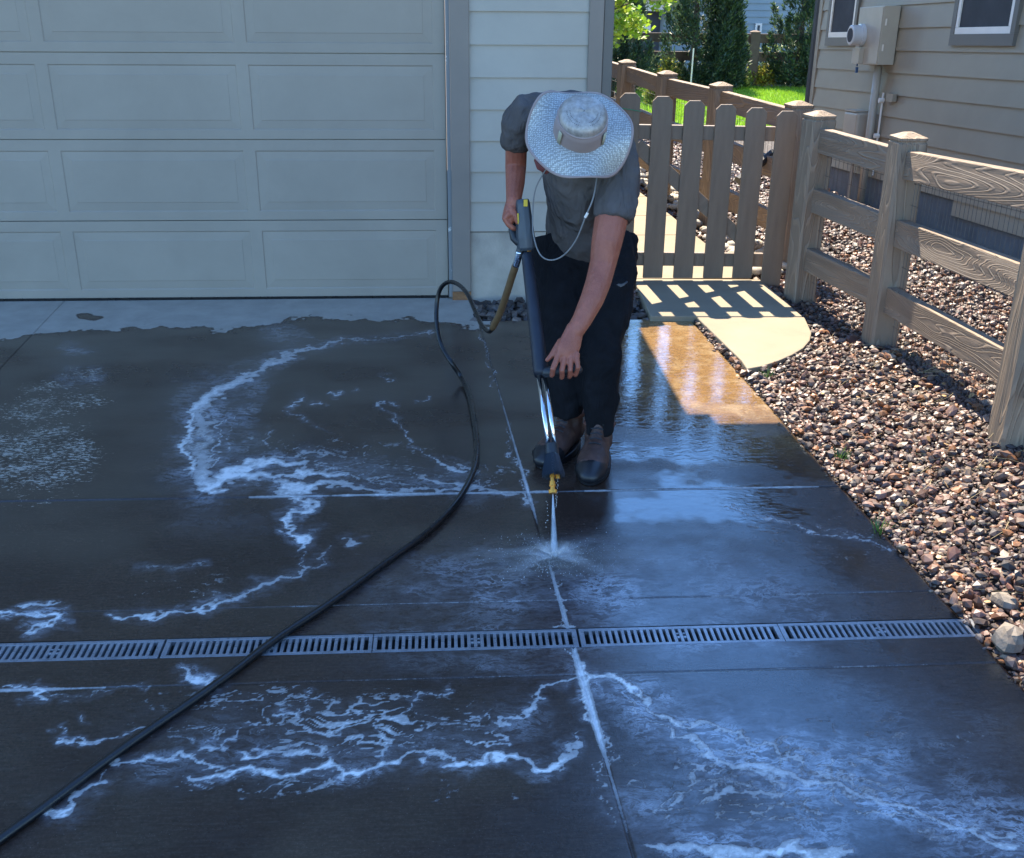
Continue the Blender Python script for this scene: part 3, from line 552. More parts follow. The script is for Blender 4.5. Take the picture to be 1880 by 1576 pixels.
# pale river rocks between the path and the lit fence
rp = np.array([(.42, .38, .31), (.36, .34, .30), (.48, .44, .36), (.30, .27, .24), (.40, .33, .25)])
X, Y = jgrid(1.5, 2.35, 6.75, 11, .11); k = (X > xr(Y)+.05) & (X < xr(Y)+.36); X, Y = X[k], Y[k]
ok = []
for i in range(len(X)):
    s = .045*random.uniform(.7, 1.35); m = MB(); 
    m.ell((0, 0, 0), (s*random.uniform(1, 1.4), s*random.uniform(.75, 1), s*.62), n=12)
    m.v = [tuple(c*(1+.1*math.sin(9*p[0]/s+i)+.07*math.cos(7*p[1]/s+2*i)) for c in p) for p in m.v]
    o = m.build('river_rock', None, smooth=True); o.location = (X[i], Y[i], .02+s*.3); o.rotation_euler = (random.uniform(-.2, .2), random.uniform(-.2, .2), random.uniform(0, 6))
    c = rp[i % 5]; key = 'river_stone_%d' % (i % 5)
    if key not in M: M[key] = varmat(key, tuple(c), .75, .25, 14, .3, 60, .004)
    o.data.materials.append(M[key]); tag(o, 'rounded pale river rock between the sunlit path and the fence behind the gate', 'rock', 'pale river rocks behind the gate')
for i, (a, b, s, lb) in enumerate([(1852, 1172, .052, 'large pale jagged rock at the right end of the drain'), (1845, 1105, .035, 'long pale rock in the gravel above the large jagged one'), (1545, 700, .0, '')]):
    if not s: continue
    p = G(a, b, .03); m = MB(); m.ell((0, 0, 0), (s*1.35, s*.8, s*.75), n=10)
    m.v = [tuple(c*(1+.16*math.sin(31*q_[0]/.06+i*3+q_[2]*40)) for c in q_) for q_ in m.v]
    o = m.build('pale_rock', M.get('prock') or varmat('pale_quartz', (.17, .14, .11), .75, .4, 25, .5, 50, .006)); o.location = p; o.rotation_euler = (.2, .1, 1.0+i); tag(o, lb, 'rock')
# dry grass wisps in the gravel
mb = MB()
for i in range(230):
    cx = random.uniform(1.6, 2.6); cy = random.uniform(2.3, 5.4)
    if cx < UE+.08-SH*(cy-4) or inpoly(np.array([cx]), np.array([cy]), rd)[0]: continue
    a = random.uniform(-.9, .6); L = random.uniform(.06, .2); z0 = float(zt(cx, cy))+.02
    pts = [(cx, cy, z0), (cx+L*.5*math.cos(a), cy+L*.5*math.sin(a), z0+random.uniform(.005, .03)), (cx+L*math.cos(a+.25), cy+L*math.sin(a+.25), z0+random.uniform(-.005, .02))]
    mb.tube(pts, .0009, 3)
tag(mb.build('dry_grass', varmat('straw', (.42, .33, .17), .8)), 'dry straw wisps scattered over the gravel', 'dry grass', kind='stuff')
N = 260; cs = [(1.53, 4.86), (1.50, 3.3), (1.56, 3.9)]; ws = MB()
for cx, cy in cs:
    for i in range(26):
        a = random.uniform(0, 6.28); L = random.uniform(.02, .05); r_ = random.uniform(0, .03)
        ws.tube([(cx+r_*math.cos(a), cy+r_*math.sin(a), 0), (cx+(r_+L*.6)*math.cos(a), cy+(r_+L*.6)*math.sin(a), L)], [.002, .0006], 3)
tag(ws.build('weeds', varmat('weed_green', (.10, .20, .03), .6)), 'small green weed tufts along the driveway edge', 'weeds', kind='stuff')
# ============================================================ GARAGE
YW = 6.30
gar = empty('garage_building', (-2.5, 6.5, 0), 'large grey garage with panelled door, lap siding and pale concrete footing', 'garage')
seams = [P(405, 554, YW+.03).z, P(405, 404.5, YW+.03).z, P(405, 256, YW+.03).z, P(405, 97, YW+.03).z]
seams += [seams[-1]+.47, seams[-1]+.94]; seams[0] = .012
xr_door = P(826, 540, YW).x-.004
gd = MB().b2((-4.9, YW+.05, .0), (xr_door-.002, YW+.075, seams[-1])).build('garage_door', M['door'], gar)
MB().b2((-4.9, YW+.018, .001), (xr_door-.002, YW+.045, .016)).build('bottom_seal', M['black_rubber'], gd)
pitch = P(803, 470, YW+.03).x-P(465, 470, YW+.03).x; wcell = P(803, 470, YW+.03).x-P(483, 470, YW+.03).x; xr0 = P(803, 470, YW+.03).x
YD = YW+.025
for r in range(5):
    z0, z1 = seams[r]+.002, seams[r+1]-.003; m = MB(); hgt = z1-z0
    zo0, zo1 = z0+.045, z1-.055
    def q4(xa, xb, za, zb, y=YD): m.quad((xa, y, za), (xb, y, za), (xb, y, zb), (xa, y, zb))
    q4(-4.9, xr_door-.006, z0, zo0); q4(-4.9, xr_door-.006, zo1, z1)
    cells = []; xx = xr0
    while xx-wcell > -4.9: cells.append((xx-wcell, xx)); xx -= pitch
    last = xr_door-.006
    for a, b in cells:
        q4(b, last, zo0, zo1); last = a
        rings = [(0, YD), (.004, YD), (.010, YD+.0045), (.055, YD+.002), (.058, YD+.0005)]
        for (i0, d0), (i1, d1) in zip(rings[:-1], rings[1:]):
            A = [(a+i0, d0, zo0+i0), (b-i0, d0, zo0+i0), (b-i0, d0, zo1-i0), (a+i0, d0, zo1-i0)]; B = [(a+i1, d1, zo0+i1), (b-i1, d1, zo0+i1), (b-i1, d1, zo1-i1), (a+i1, d1, zo1-i1)]
            for k in range(4): m.quad(A[k], A[(k+1) % 4], B[(k+1) % 4], B[k])
        i0, d0 = rings[-1]; q4(a+i0, b-i0, zo0+i0, zo1-i0, d0)
    q4(-4.9, last, zo0, zo1)
    for zz, s_ in ((z0, 1), (z1, -1)): m.quad((-4.9, YD, zz), (xr_door-.006, YD, zz), (xr_door-.006, YD+.024, zz+s_*.002), (-4.9, YD+.024, zz+s_*.002))
    m.build('door_section', M['door'], gd)
# jamb and trims
ztop = 2.55; X0 = xr_door; xa = P(859, 0, YW).x+.004; xb = P(1079, 100, YW).x; xc = P(1106, 100, YW).x; xd = P(1124, 100, YW).x
MB().b2((X0, YW-.012, .014), (X0+.022, YW+.06, ztop)).build('door_stop', M['peel'], gar)
MB().b2((X0+.0225, YW-.028, .05), (xa, YW+.02, ztop)).build('door_trim', M['trim'], gar, bevel=.003)
MB().b2((X0+.02, YW-.03, -.01), (xa+.002, YW+.01, .049)).build('rotten_trim_foot', varmat('rotten_wood', (.26, .12, .05), .9, .3, 30), gar)
MB().b2((xb, YW-.028, .40), (xc-.002, YW+.02, ztop)).build('corner_board', M['trim'], gar, bevel=.003)
MB().b2((xc, YW-.02, .40), (xd, YW+.10, ztop)).build('corner_return', M['trimdark'], gar, bevel=.003)
zs = [P(960, y, YW).z for y in (424, 370, 315, 258, 200.6, 142, 82, 21)]
e_ = (zs[-1]-zs[0])/7
zz = [zs[0]+i*e_ for i in range(13)]; m = MB()
for a, b in zip(zz[:-1], zz[1:]):
    m.quad((xa, YW-.012, a), (xb, YW-.012, a), (xb, YW+.002, b), (xa, YW+.002, b)); m.quad((xa, YW+.004, a), (xb, YW+.004, a), (xb, YW-.012, a), (xa, YW-.012, a))
m.build('lap_siding', M['siding'], gar)
MB().b2((xa-.05, YW+.006, .38), (xd-.01, YW+.12, ztop)).build('wall_core', M['trim'], gar)
MB().b2((xa-.02, YW-.004, -.08), (xd-.005, YW+.35, .38+.02)).build('footing', M['foundation'], gar)
MB().b2((xd-.06, YW+.12, -.05), (xd-.005, 13.5, 2.6)).build('side_wall', M['siding'], gar)
MB().b2((-5.1, YW-.02, seams[-1]+.002), (X0-.001, YW+.1, 2.6)).build('door_header', M['trim'], gar)
MB().b2((-7, YW, -.05), (-4.95, YW+.1, 2.6)).build('left_wall', M['siding'], gar)
MB().b2((-7, YW-.45, 2.602), (1.02, YW+.07, 2.74)).build('eave', M['trim'], gar)
MB().b2((-7, YW-.35, 2.742), (1.31, YW+.06, 8.2)).build('unseen_shade_wall', M['siding'], gar)  # unseen thin overhanging wall, added and shaped to shade the driveway
MB().b2((-7, YW+.10, 2.65), (.9, 13.5, 2.72)).build('roof', M['roofm'], gar)
# dark box right of drain corner etc. none
# ============================================================ NEIGHBOUR HOUSE (right)
W0 = Vector((3.5, 10.27, 0)); W1 = Vector((3.7, 6.7, 0)); WD = (W1-W0).normalized(); WNn = Vector((WD.y, -WD.x, 0))   # outward, towards -x
def wp(s, z, o=0.0, tilt=True): 
    p = W0+WD*s+WNn*o; return (p.x, p.y, z+(.055*s if tilt else 0))
hs = empty('neighbour_house', W0, 'tan lap sided house on the right with dark framed windows', 'house')
SE = 7.5; S0 = -.30
lv = [.68+.168*k for k in range(-3, 13)]; m = MB()
for a, b in zip(lv[:-1], lv[1:]):
    m.quad(wp(S0, a, .014), wp(SE, a, .014), wp(SE, b, 0), wp(S0, b, 0)); m.quad(wp(S0, a, -.002), wp(SE, a, -.002), wp(SE, a, .014), wp(S0, a, .014))
m.build('lap_siding', M['siding2'], hs)
def wbox(s0, s1, z0, z1, o0, o1):
    vs = [wp(s, z, o) for s in (s0, s1) for o in (o0, o1) for z in (z0, z1)]
    return vs, [(0,1,3,2),(4,6,7,5),(0,4,5,1),(2,3,7,6),(0,2,6,4),(1,5,7,3)]
def wb(name, mat, par, *a, bevel=0): return MB().add(*wbox(*a)).build(name, mat, par, bevel=bevel)
m = MB(); m.quad(wp(2.63, .066, .012), wp(SE, .066, .012), wp(SE, .176, .002), wp(2.63, .176, .002)); m.quad(wp(2.63, .066, -.003), wp(SE, .066, -.003), wp(SE, .066, .012), wp(2.63, .066, .012)); m.build('low_siding_course', M['siding2'], hs)
wb('foundation', M['foundation2'], hs, S0+.02, SE, -.6, .175, -.1, -.004)
wb('wall_core', M['trimdark'], hs, S0+.01, SE, .17, 3.2, -.2, -.004)
wb('corner_board', M['siding2'], hs, S0-.015, S0+.06, .17, 2.6, -.1, .018)
wb('eave', M['trim'], hs, S0-.5, SE, 2.9, 3.05, -1, .45)
wb('roof', M['roofm'], hs, S0-.5, SE, 3.052, 3.1, -4, .5)
wb('rear_wall', M['siding2'], hs, S0-.012, S0+.006, -.2, 3.0, -6, -.11)
ds = MB(); ds.tube([wp(S0-.07, 3.0, .0), wp(S0-.07, .05, .0)], [(.05, .04), (.05, .04)], 8); ds.build('downspout', varmat('dark_downspout', (.045, .05, .055), .5), hs)
def window(s0, s1, z0, z1, zb):
    f = MB()
    f.add(*wbox(s0, s1, zb, z0, .004, .034)); f.add(*wbox(s0, s0+.035+(s1-s0)*.02, z0+.001, z1, .004, .034)); f.add(*wbox(s1-.035-(s1-s0)*.02, s1, z0+.001, z1, .004, .034)); f.add(*wbox(s0, s1, z1+.001, z1+.09, .004, .034))
    fr = f.build('window', M['trimdark'], hs)
    i0, i1 = s0+.038+(s1-s0)*.02, s1-.038-(s1-s0)*.02; g = MB()
    g.add(*wbox(i0, i1, z0+.001, z0+.045, .002, .03)); g.add(*wbox(i0, i0+.035, z0+.046, z1-.002, .002, .03)); g.add(*wbox(i1-.035, i1, z0+.046, z1-.002, .002, .03)); g.add(*wbox(i0, i1, z1-.045, z1-.002, .002, .0295))
    g.build('frame', M['white'], fr); MB().add(*wbox(i0+.034, i1-.034, z0+.044, z1-.046, .0015, .019)).build('pane', M['glass'], fr)
window(-.05, .60, 1.285, 2.1, 1.215); window(2.255, 3.09, 1.30, 2.1, 1.225)
# meter box
ebox = empty('electric_meter_box', wp(1.15, 1.1, .05), 'grey metal electric meter box with round dial on the tan siding', 'meter box')
wb('cabinet', M['metalgrey'], ebox, .91, 1.38, 1.075, 1.515, .016, .15, bevel=.004)
wb('cover_plate', M['metalgrey'], ebox, 1.20, 1.372, 1.085, 1.505, .151, .157)
wb('hinge', M['white'], ebox, 1.381, 1.388, 1.18, 1.23, .12, .13); wb('hinge', M['white'], ebox, 1.381, 1.388, 1.37, 1.42, .12, .13)
c0 = Vector(wp(1.03, 1.30, .151)); m = MB(); m.tube([c0, c0+WNn*.03, c0+WNn*.031, c0+WNn*.10, c0+WNn*.105], [.088, .088, .08, .078, .07], 28); dial = m.build('meter_dial', varmat('meter_glass', (.50, .50, .50), .18, .06, 10), ebox, smooth=False)
MB().tube([c0+WNn*.1055, c0+WNn*.107], .055, 24).build('dial_face', M['glass'], dial)
MB().add(*wbox(.96, 1.10, 1.08, 1.20, .151, .19)).build('lower_hood', M['metalgrey'], ebox)
pk = Vector(wp(1.02, 1.06, .16)); m = MB(); m.tube([pk+Vector((0, 0, .02)), pk], .006, 8); m.box(pk-Vector((0, 0, .03)), (.02, .02, .045)); m.build('padlock', varmat('blue_lock', (.02, .06, .14), .4), ebox)
cd = MB(); cd.tube([wp(1.21, 1.07, .06), wp(1.21, -.1, .06)], .032, 14); cd.build('conduit', M['metalgrey'], ebox, smooth=True)
cd = MB(); cd.tube([wp(1.30, .86, .03), wp(1.305, .2, .03)], .008, 8); cd.tube([wp(1.30, .80, .02), wp(1.30, .80, .06)], .02, 8); cd.tube([wp(1.30, .52, .02), wp(1.30, .52, .06)], .02, 8); cd.build('thin_pipe', M['white'], ebox)
wb('bracket', M['siding2'], ebox, 1.40, 1.52, .80, .86, .016, .05)
ub = empty('utility_box', wp(.95, .5, .05), 'small grey utility box mounted below the meter, left of the conduit', 'utility box')
wb('housing', M['metalgrey'], ub, .80, 1.08, .30, .69, .016, .13, bevel=.02); wb('lid', M['metalgrey'], ub, .82, 1.06, .692, .705, .02, .135)
MB().tube([wp(.95, .29, .06), wp(.95, -.1, .06)], .014, 8).build('pipe', M['metalgrey'], ub)
# vent boards low on the wall (paler skirt)
# ============================================================ FAR HOUSE
fh = empty('far_house', (7, 24, 0), 'blue grey sided house beyond the far fence and conifers', 'house')
YF = 24.0; m = MB()
for k in range(-4, 32):
    a = -.2+k*.133; m.quad((4.65, YF, a), (14, YF, a), (14, YF+.02, a+.133), (4.65, YF+.02, a+.133)); m.quad((4.65, YF+.02, a), (14, YF+.02, a), (14, YF, a), (4.65, YF, a))
m.build('lap_siding', M['farsiding'], fh)
MB().b2((3.6, YF+.5, -.5), (4.648, YF+.6, 4.0)).build('porch_wall', M['fard'], fh)
MB().b2((4.25, YF-.1, 1.10), (4.66, YF+.49, 1.32)).build('porch_beam', M['white'], fh)
MB().b2((4.2, YF-.25, 1.322), (5.2, YF+.49, 1.42)).build('porch_roof', M['roofm'], fh)
def fx(px_, y=YF): return P(px_, 50, y).x
for a, b, c, d in ((1339, 1346, 42, 67), (1182, 1194, 45, 68)):
    MB().b2((fx(a), YF-.04, P(a, d, YF).z), (fx(b), YF-.004, P(a, c, YF).z)).build('white_trim', M['white'], fh)
for a, b, c, d in ((1386, 1398, 43, 66), (1383, 1395, 77, 98)):
    w_ = MB(); x0_, x1_, z0_, z1_ = fx(a), fx(b), P(a, d, YF).z, P(a, c, YF).z
    w_.b2((x0_, YF-.04, z0_), (x0_+.04, YF-.004, z1_)); w_.b2((x1_-.04, YF-.04, z0_), (x1_, YF-.004, z1_)); w_.b2((x0_+.041, YF-.04, z0_), (x1_-.041, YF-.004, z0_+.04)); w_.b2((x0_+.041, YF-.04, z1_-.04), (x1_-.041, YF-.004, z1_))
    wo = w_.build('window', M['white'], fh); MB().b2((x0_+.04, YF-.01, z0_+.04), (x1_-.04, YF-.003, z1_-.04)).build('pane', M['fard'], wo)
MB().b2((4.6, YF+.03, -.5), (14, YF+6, 4.4)).build('wall_core', M['farsiding'], fh)
MB().prism([(4.4, YF-.3), (14.3, YF-.3), (14.3, YF+6.3), (4.4, YF+6.3)], 4.402, 4.55).build('roof', M['roofm'], fh)
# ============================================================ FENCES
def boxobj(name, mat, parent, a, b, w, h, bevel=.004, up=(0, 0, 1)):
    """box from a to b (centre line), local X along it, so grain follows; w across, h in 'up'"""
    a, b = Vector(a), Vector(b); X = (b-a).normalized(); L = (b-a).length; Zv = Vector(up); Yv = Zv.cross(X).normalized(); Zv = X.cross(Yv)
    o = MB().box((0, 0, 0), (L, w, h)).build(name, mat, parent, bevel=bevel)
    R = Matrix((X, Yv, Zv)).transposed().to_4x4(); R.translation = (a+b)/2; o.matrix_world = R; return o
def post(parent, x, y, z0, z1, ang, w=.145, mat=None, name='post'):
    h = z1-z0; m = MB(); c = w/2; b = c-.012
    r = [(-b, -c), (b, -c), (c, -b), (c, b), (b, c), (-b, c), (-c, b), (-c, -b)]
    zs_ = [(0, 1), (h-.05, 1), (h-.045, .93), (h-.038, .93), (h-.034, 1.0), (h-.022, 1.0), (h, .28)]
    vs = [(p[0]*s, p[1]*s, z) for z, s in zs_ for p in r]; n = 8
    fs = [(i*n+k, i*n+(k+1) % n, (i+1)*n+(k+1) % n, (i+1)*n+k) for i in range(len(zs_)-1) for k in range(n)]+[tuple(range(len(vs)-8, len(vs)))]
    m.add(vs, fs); o = m.build(name, mat or M['post'], parent); o.matrix_world = Matrix.Translation((x, y, z0)) @ Matrix.Rotation(ang, 4, 'Z'); return o
def fence(root, pts, zofs, tops, mat_r=None, mat_p=None, w=.145, skip=(), rails=True, zr=(.945, .61, .265), th=.055, hh=.135, angs=None):
    for i, (x, y, z) in enumerate(pts):
        j = min(i+1, len(pts)-1); k = max(i-1, 0); a = math.atan2(pts[j][1]-pts[k][1], pts[j][0]-pts[k][0])
        if i not in skip: post(root, x, y, z-.15, z+tops[i], a, w, mat_p)
    for i in range(len(pts)-1):
        A, B = Vector(pts[i]), Vector(pts[i+1]); d = (B-A).normalized()
        for q_ in zr: boxobj('rail', mat_r or M['rail'], root, A+d*.045+Vector((0, 0, q_)), B-d*.045+Vector((0, 0, q_)), th, hh)
def mesh_wire(root, A, B, z0, z1, sp, r=.0015, off=(.035, 0, 0), hs_=.1):
    A, B = Vector(A)+Vector(off), Vector(B)+Vector(off); n = int((B-A).length/sp); m = MB()
    for i in range(n+1):
        p = A.lerp(B, i/n); m.tube([p+Vector((0, 0, z0)), p+Vector((random.uniform(-.004, .004), random.uniform(-.004, .004), z1))], r, 3)
    k = int((z1-z0)/hs_)
    for i in range(k+1):
        z = z0+(z1-z0)*i/k; m.tube([A+Vector((0, 0, z)), A.lerp(B, .5)+Vector((0, 0, z-.003)), B+Vector((0, 0, z))], r, 3)
    return m.build('wire_mesh', M['wire'], root)
# right hand fence, running towards the camera
FP = [(2.105, 6.215, 0), (2.262, 5.33, 0), (2.205, 3.80, .125), (2.12, 2.15, .22)]
fr = empty('split_rail_fence', FP[0], 'near wooden three rail fence on the gravel from the gate toward the lower right', 'fence')
fence(fr, FP, 0, [1.10, 1.10, 1.12, 1.12])
for A, B in zip(FP[:-1], FP[1:]): mesh_wire(fr, A, B, .02, .96, .042)
# fence behind the gate
BP = [(2.235, 7.02, 0), (2.04, 8.30, 0), (1.83, 9.31, 0), (1.69, 10.55, 0), (1.50, 11.9, 0), (1.3, 13.3, 0)]
fb = empty('lit_rail_fence', BP[0], 'sunlit wooden rail fence behind the gate with posts stepping back to the left', 'fence')
fence(fb, BP, 0, [1.07]*6)
for A, B in zip(BP[:-1], BP[1:]): mesh_wire(fb, A, B, .02, .94, .05, .0013)
mesh_wire(fb, (2.10, 6.3, 0), (2.22, 6.95, 0), .02, .9, .05)
# far fence
PF = [(2.2, 19.9, 0), (3.3, 19.75, 0), (5.33, 19.55, 0), (7.6, 19.3, 0)]
ff = empty('far_rail_fence', PF[0], 'far shaded three rail fence behind the conifers and lawn', 'fence')
fence(ff, PF, 0, [.93]*4, M['farrail'], M['farrail'], w=.17, zr=(.80, .50, .18), hh=.15)
# ------------------------------------------------------------ gate
gt = empty('picket_gate', (1.55, 6.6, 0), 'brown dog eared picket gate standing closed beside the person', 'gate')
pk_ = [((1139, 1178), 171, (1121, 1158), 519), ((1197, 1237), 177, (1179, 1216.5), 518), ((1256, 1295), 185, (1236, 1271), 519), ((1313, 1353), 192, (1291, 1326), 519), ((1371, 1408.5), 198, (1344, 1379), 518), ((1424, 1464), 204, (1396, 1431), 546)]
gy_ = lambda x: 6.58-.03*(x-1.2)
for i, ((a, b), yt, (c, d), yb) in enumerate(pk_):
    yy = gy_(P(a, yt, 6.58).x); 
    if i == 5: yy -= .06
    L0, R0, TL, TR = P(c, yb, yy), P(d, yb, yy), P(a, yt, yy), P(b, yt, yy)
    zb = .045 if i < 5 else -.01; cx = (L0.x+R0.x+TL.x+TR.x)/4; wd = .123; zt_ = (TL.z+TR.z)/2; h = zt_-zb
    m = MB(); e = .028; poly = [(-wd/2, 0), (wd/2, 0), (wd/2, h-e), (wd/2-e, h), (-wd/2+e, h), (-wd/2, h-e)]
    vs = [(x, -.009, z) for x, z in poly]+[(x, .009, z) for x, z in poly]; n = 6
    m.add(vs, [(0, 1, 2, 3, 4, 5), (11, 10, 9, 8, 7, 6)]+[(k, n+k, n+(k+1) % n, (k+1) % n) for k in range(n)])
    o = m.build('picket', M['picket'], gt, bevel=.003); o.matrix_world = Matrix.Translation((cx, yy, zb))
    if i == 0: tag(o, 'picket with a faint green string across it')
z_t = P(1310, 245, 6.61).z; z_b = P(1340, 476, 6.61).z
boxobj('cross_rail', M['picket'], gt, (1.05, gy_(1.05)+.03, z_t+.01), (1.97, gy_(1.97)+.03, z_t), .036, .085)
boxobj('cross_rail', M['picket'], gt, (1.05, gy_(1.05)+.03, z_b+.01), (1.97, gy_(1.97)+.03, z_b), .036, .085)
boxobj('brace', M['picket'], gt, (1.14, gy_(1.14)+.029, z_t-.07), (1.9, gy_(1.9)+.029, z_b+.07), .034, .085)
MB().b2((1.02, 6.55, z_t-.20), (1.045, 6.6, z_t+.1)).build('latch', M['blackplastic'], gt, bevel=.003)
MB().tube([P(1141, 199, 6.555), P(1160, 202, 6.553), P(1177, 205, 6.555)], .0025, 5).build('green_string', varmat('green_string', (.02, .22, .10), .6), gt)
post(fb, .99+.02, 6.50, -.1, 1.04, 0, .09, M['picket'], 'latch_post')
# black inclined downspout behind the gate
m = MB(); m.tube([P(1420, 281, 7.4), P(1355, 332, 7.25)], [.03, .03], 8); dsx = m.build('drain_spout', M['blackplastic']); tag(dsx, 'dark sloping drain pipe seen between the gate pickets on the right', 'drain pipe')
m = MB(); m.tube([(1.75, 12.3, .62), (3.2, 12.6, .35), (3.9, 12.2, .03)], .02, 6)
# ============================================================ TREES
def foliage(name, parent, n, posf, size, cols, aspect=2.6, updir=.6, seed=0, out=.5):
    r = np.random.default_rng(seed); Pp = posf(r, n); n = len(Pp)
    d = r.normal(0, 1, (n, 3)); d[:, 2] = np.abs(d[:, 2])*updir+updir; c = Pp.mean(0); rad = Pp-c; rad[:, 2] *= .2; rad /= np.linalg.norm(rad, axis=1, keepdims=True)+1e-6
    d = d*(1-out)+rad*out*1.6; d /= np.linalg.norm(d, axis=1, keepdims=True)
    s = r.normal(0, 1, (n, 3)); s -= d*(s*d).sum(1, keepdims=True); s /= np.linalg.norm(s, axis=1, keepdims=True)
    L = (size*r.uniform(.6, 1.4, n))[:, None]; Wd = L/aspect
    V = np.stack([Pp, Pp+d*L*.45+s*Wd*.5, Pp+d*L, Pp+d*L*.45-s*Wd*.5], 1).reshape(-1, 3)
    o = np_mesh(name, V, np.arange(4*n).reshape(n, 4), M['leaf'], parent)
    C = np.array(cols)[r.integers(0, len(cols), n)]*r.uniform(.6, 1.35, (n, 1)); setcol(o.data, 'col', np.repeat(C, 4, 0)); return o
CG = [(.06, .11, .055), (.045, .085, .055), (.085, .14, .06), (.055, .10, .07), (.12, .16, .065)]
def conifer(x, y, h, r0, lab, seed, spikes=9):
    root = empty('conifer_tree', (x, y, 0), lab, 'tree', 'dark conifers behind the lawn')
    MB().tube([(x, y, -.1), (x, y, h*.8)], [.07, .02], 8).build('trunk', M['bark'], root)
    rr = random.Random(seed); plumes = []
    for i in range(70):
        t_ = rr.uniform(0, 1)**1.2; a = rr.uniform(0, 6.28); rad = r0*(1-.72*t_)*rr.uniform(.25, .95)
        plumes.append((x+rad*math.cos(a), y+rad*math.sin(a), t_*h*.86+.03, rr.uniform(.12, .24), rr.uniform(.35, .75), math.cos(a), math.sin(a)))
    for i in range(14):
        a = i*.449; plumes.append((x+r0*.5*math.cos(a), y+r0*.5*math.sin(a), .02, .18, .4, math.cos(a), math.sin(a)))
    def pos(r, n):
        k = r.integers(0, len(plumes), n); q = np.array(plumes)[k]; u = r.uniform(0, 1, n)**.8; taper = (1-u)**.7*.9+.06
        th = r.uniform(0, 6.28, n); ra = q[:, 3]*np.sqrt(r.uniform(0, 1, n))*taper
        return np.c_[q[:, 0]+ra*np.cos(th)+q[:, 5]*u*.18, q[:, 1]+ra*np.sin(th)+q[:, 6]*u*.18, q[:, 2]+u*q[:, 4]]
    foliage('crown', root, 23000, pos, .08, CG, 3.4, .8, seed, .35)
c_ = [G(1282, 163), G(1448, 161), G(1120, 168)]
conifer(c_[0].x-.12, c_[0].y, 3.1, .62, 'tallest middle dark conifer standing in front of the blue grey house', 1)
conifer(c_[1].x+.12, c_[1].y, 3.0, .5, 'dark conifer at the right, beside the downspout of the tan house', 2)
conifer(c_[2].x, c_[2].y, 1.9, .72, 'dark conifer at the far left under the lime green tree', 3)
conifer(c_[0].x+.38, c_[0].y-.1, 1.3, .2, 'slim short dark conifer tucked at the right of the tallest one', 4)
root = empty('lime_green_tree', (2.0, 15.2, 0), 'bright lime green leafy tree hanging in beside the garage corner', 'tree')
m = MB(); m.tube([(2.0, 15.2, -.1), (2.03, 15.2, 1.2), (2.1, 15.15, 2.2)], [.06, .045, .03], 8)
for a in range(7):
    ang = a*.9; m.tube([(2.05, 15.2, 1.3+.1*a), (2.05+.5*math.cos(ang), 15.2+.5*math.sin(ang), 1.5+.14*a)], [.02, .006], 5)
m.build('trunk', M['bark'], root)
bl = [(2.35+random.uniform(-.7, .38), 15.2+random.uniform(-.6, .6), random.uniform(1.12, 2.7), random.uniform(.12, .26)) for _ in range(75)]
def pos(r, n):
    k = r.integers(0, len(bl), n); q = np.array(bl)[k]; d = r.normal(0, 1, (n, 3)); d /= np.linalg.norm(d, axis=1, keepdims=True); return q[:, :3]+d*(q[:, 3:4]*r.uniform(.3, 1, (n, 1)))
foliage('crown', root, 7000, pos, .075, [(.25, .40, .03), (.34, .48, .04), (.18, .32, .03), (.42, .50, .05)], 1.3, .2, 9, .2)
def shrub(x, y, r, h, cols, lab, seed, n=1300, sz=.05):
    root = empty('shrub', (x, y, 0), lab, 'shrub'); st = MB()
    for i in range(7):
        a = i*.9; st.tube([(x, y, -.02), (x+r*.6*math.cos(a), y+r*.6*math.sin(a), h*.7)], [.012, .004], 5)
    st.build('stems', M['bark'], root)
    def pos(rr, n):
        d = rr.normal(0, 1, (n, 3)); d /= np.linalg.norm(d, axis=1, keepdims=True); d *= rr.uniform(.3, 1, (n, 1)); d[:, 2] = np.abs(d[:, 2]); return np.c_[x+d[:, 0]*r, y+d[:, 1]*r, .03+d[:, 2]*h]
    foliage('leaves', root, n, pos, sz, cols, 1.7, .5, seed, .3)
YL = [(.42, .38, .04), (.34, .36, .05), (.5, .42, .08), (.25, .3, .05)]; GR = [(.12, .2, .04), (.2, .28, .05), (.3, .33, .08)]
p = G(1393, 158); shrub(p.x, p.y-.2, .26, .36, YL, 'bright yellow shrub at the foot of the far fence post', 21)
p = G(1352, 160); shrub(p.x, p.y-.2, .22, .34, GR, 'grey green shrub between the middle conifer and the yellow shrub', 22)
p = G(1205, 155); shrub(p.x, p.y-1, .26, .5, YL+GR, 'yellow flecked shrub under the left end of the far fence', 23)
p = G(1170, 176); shrub(p.x, p.y-1.5, .16, .36, YL+GR, 'small yellow green shrub seen over the leftmost picket', 24)
p = G(1405, 150); shrub(p.x+.1, p.y, .4, .75, GR, 'pale green loose shrub behind the yellow shrub', 25)
m = MB(); p = P(1268, 152, 17.6); m.tube([(p.x, 17.6, 0), (p.x+.01, 17.6, .75)], .012, 6); tag(m.build('garden_stake', M['white']), 'thin pale garden stake in front of the middle conifer', 'stake')
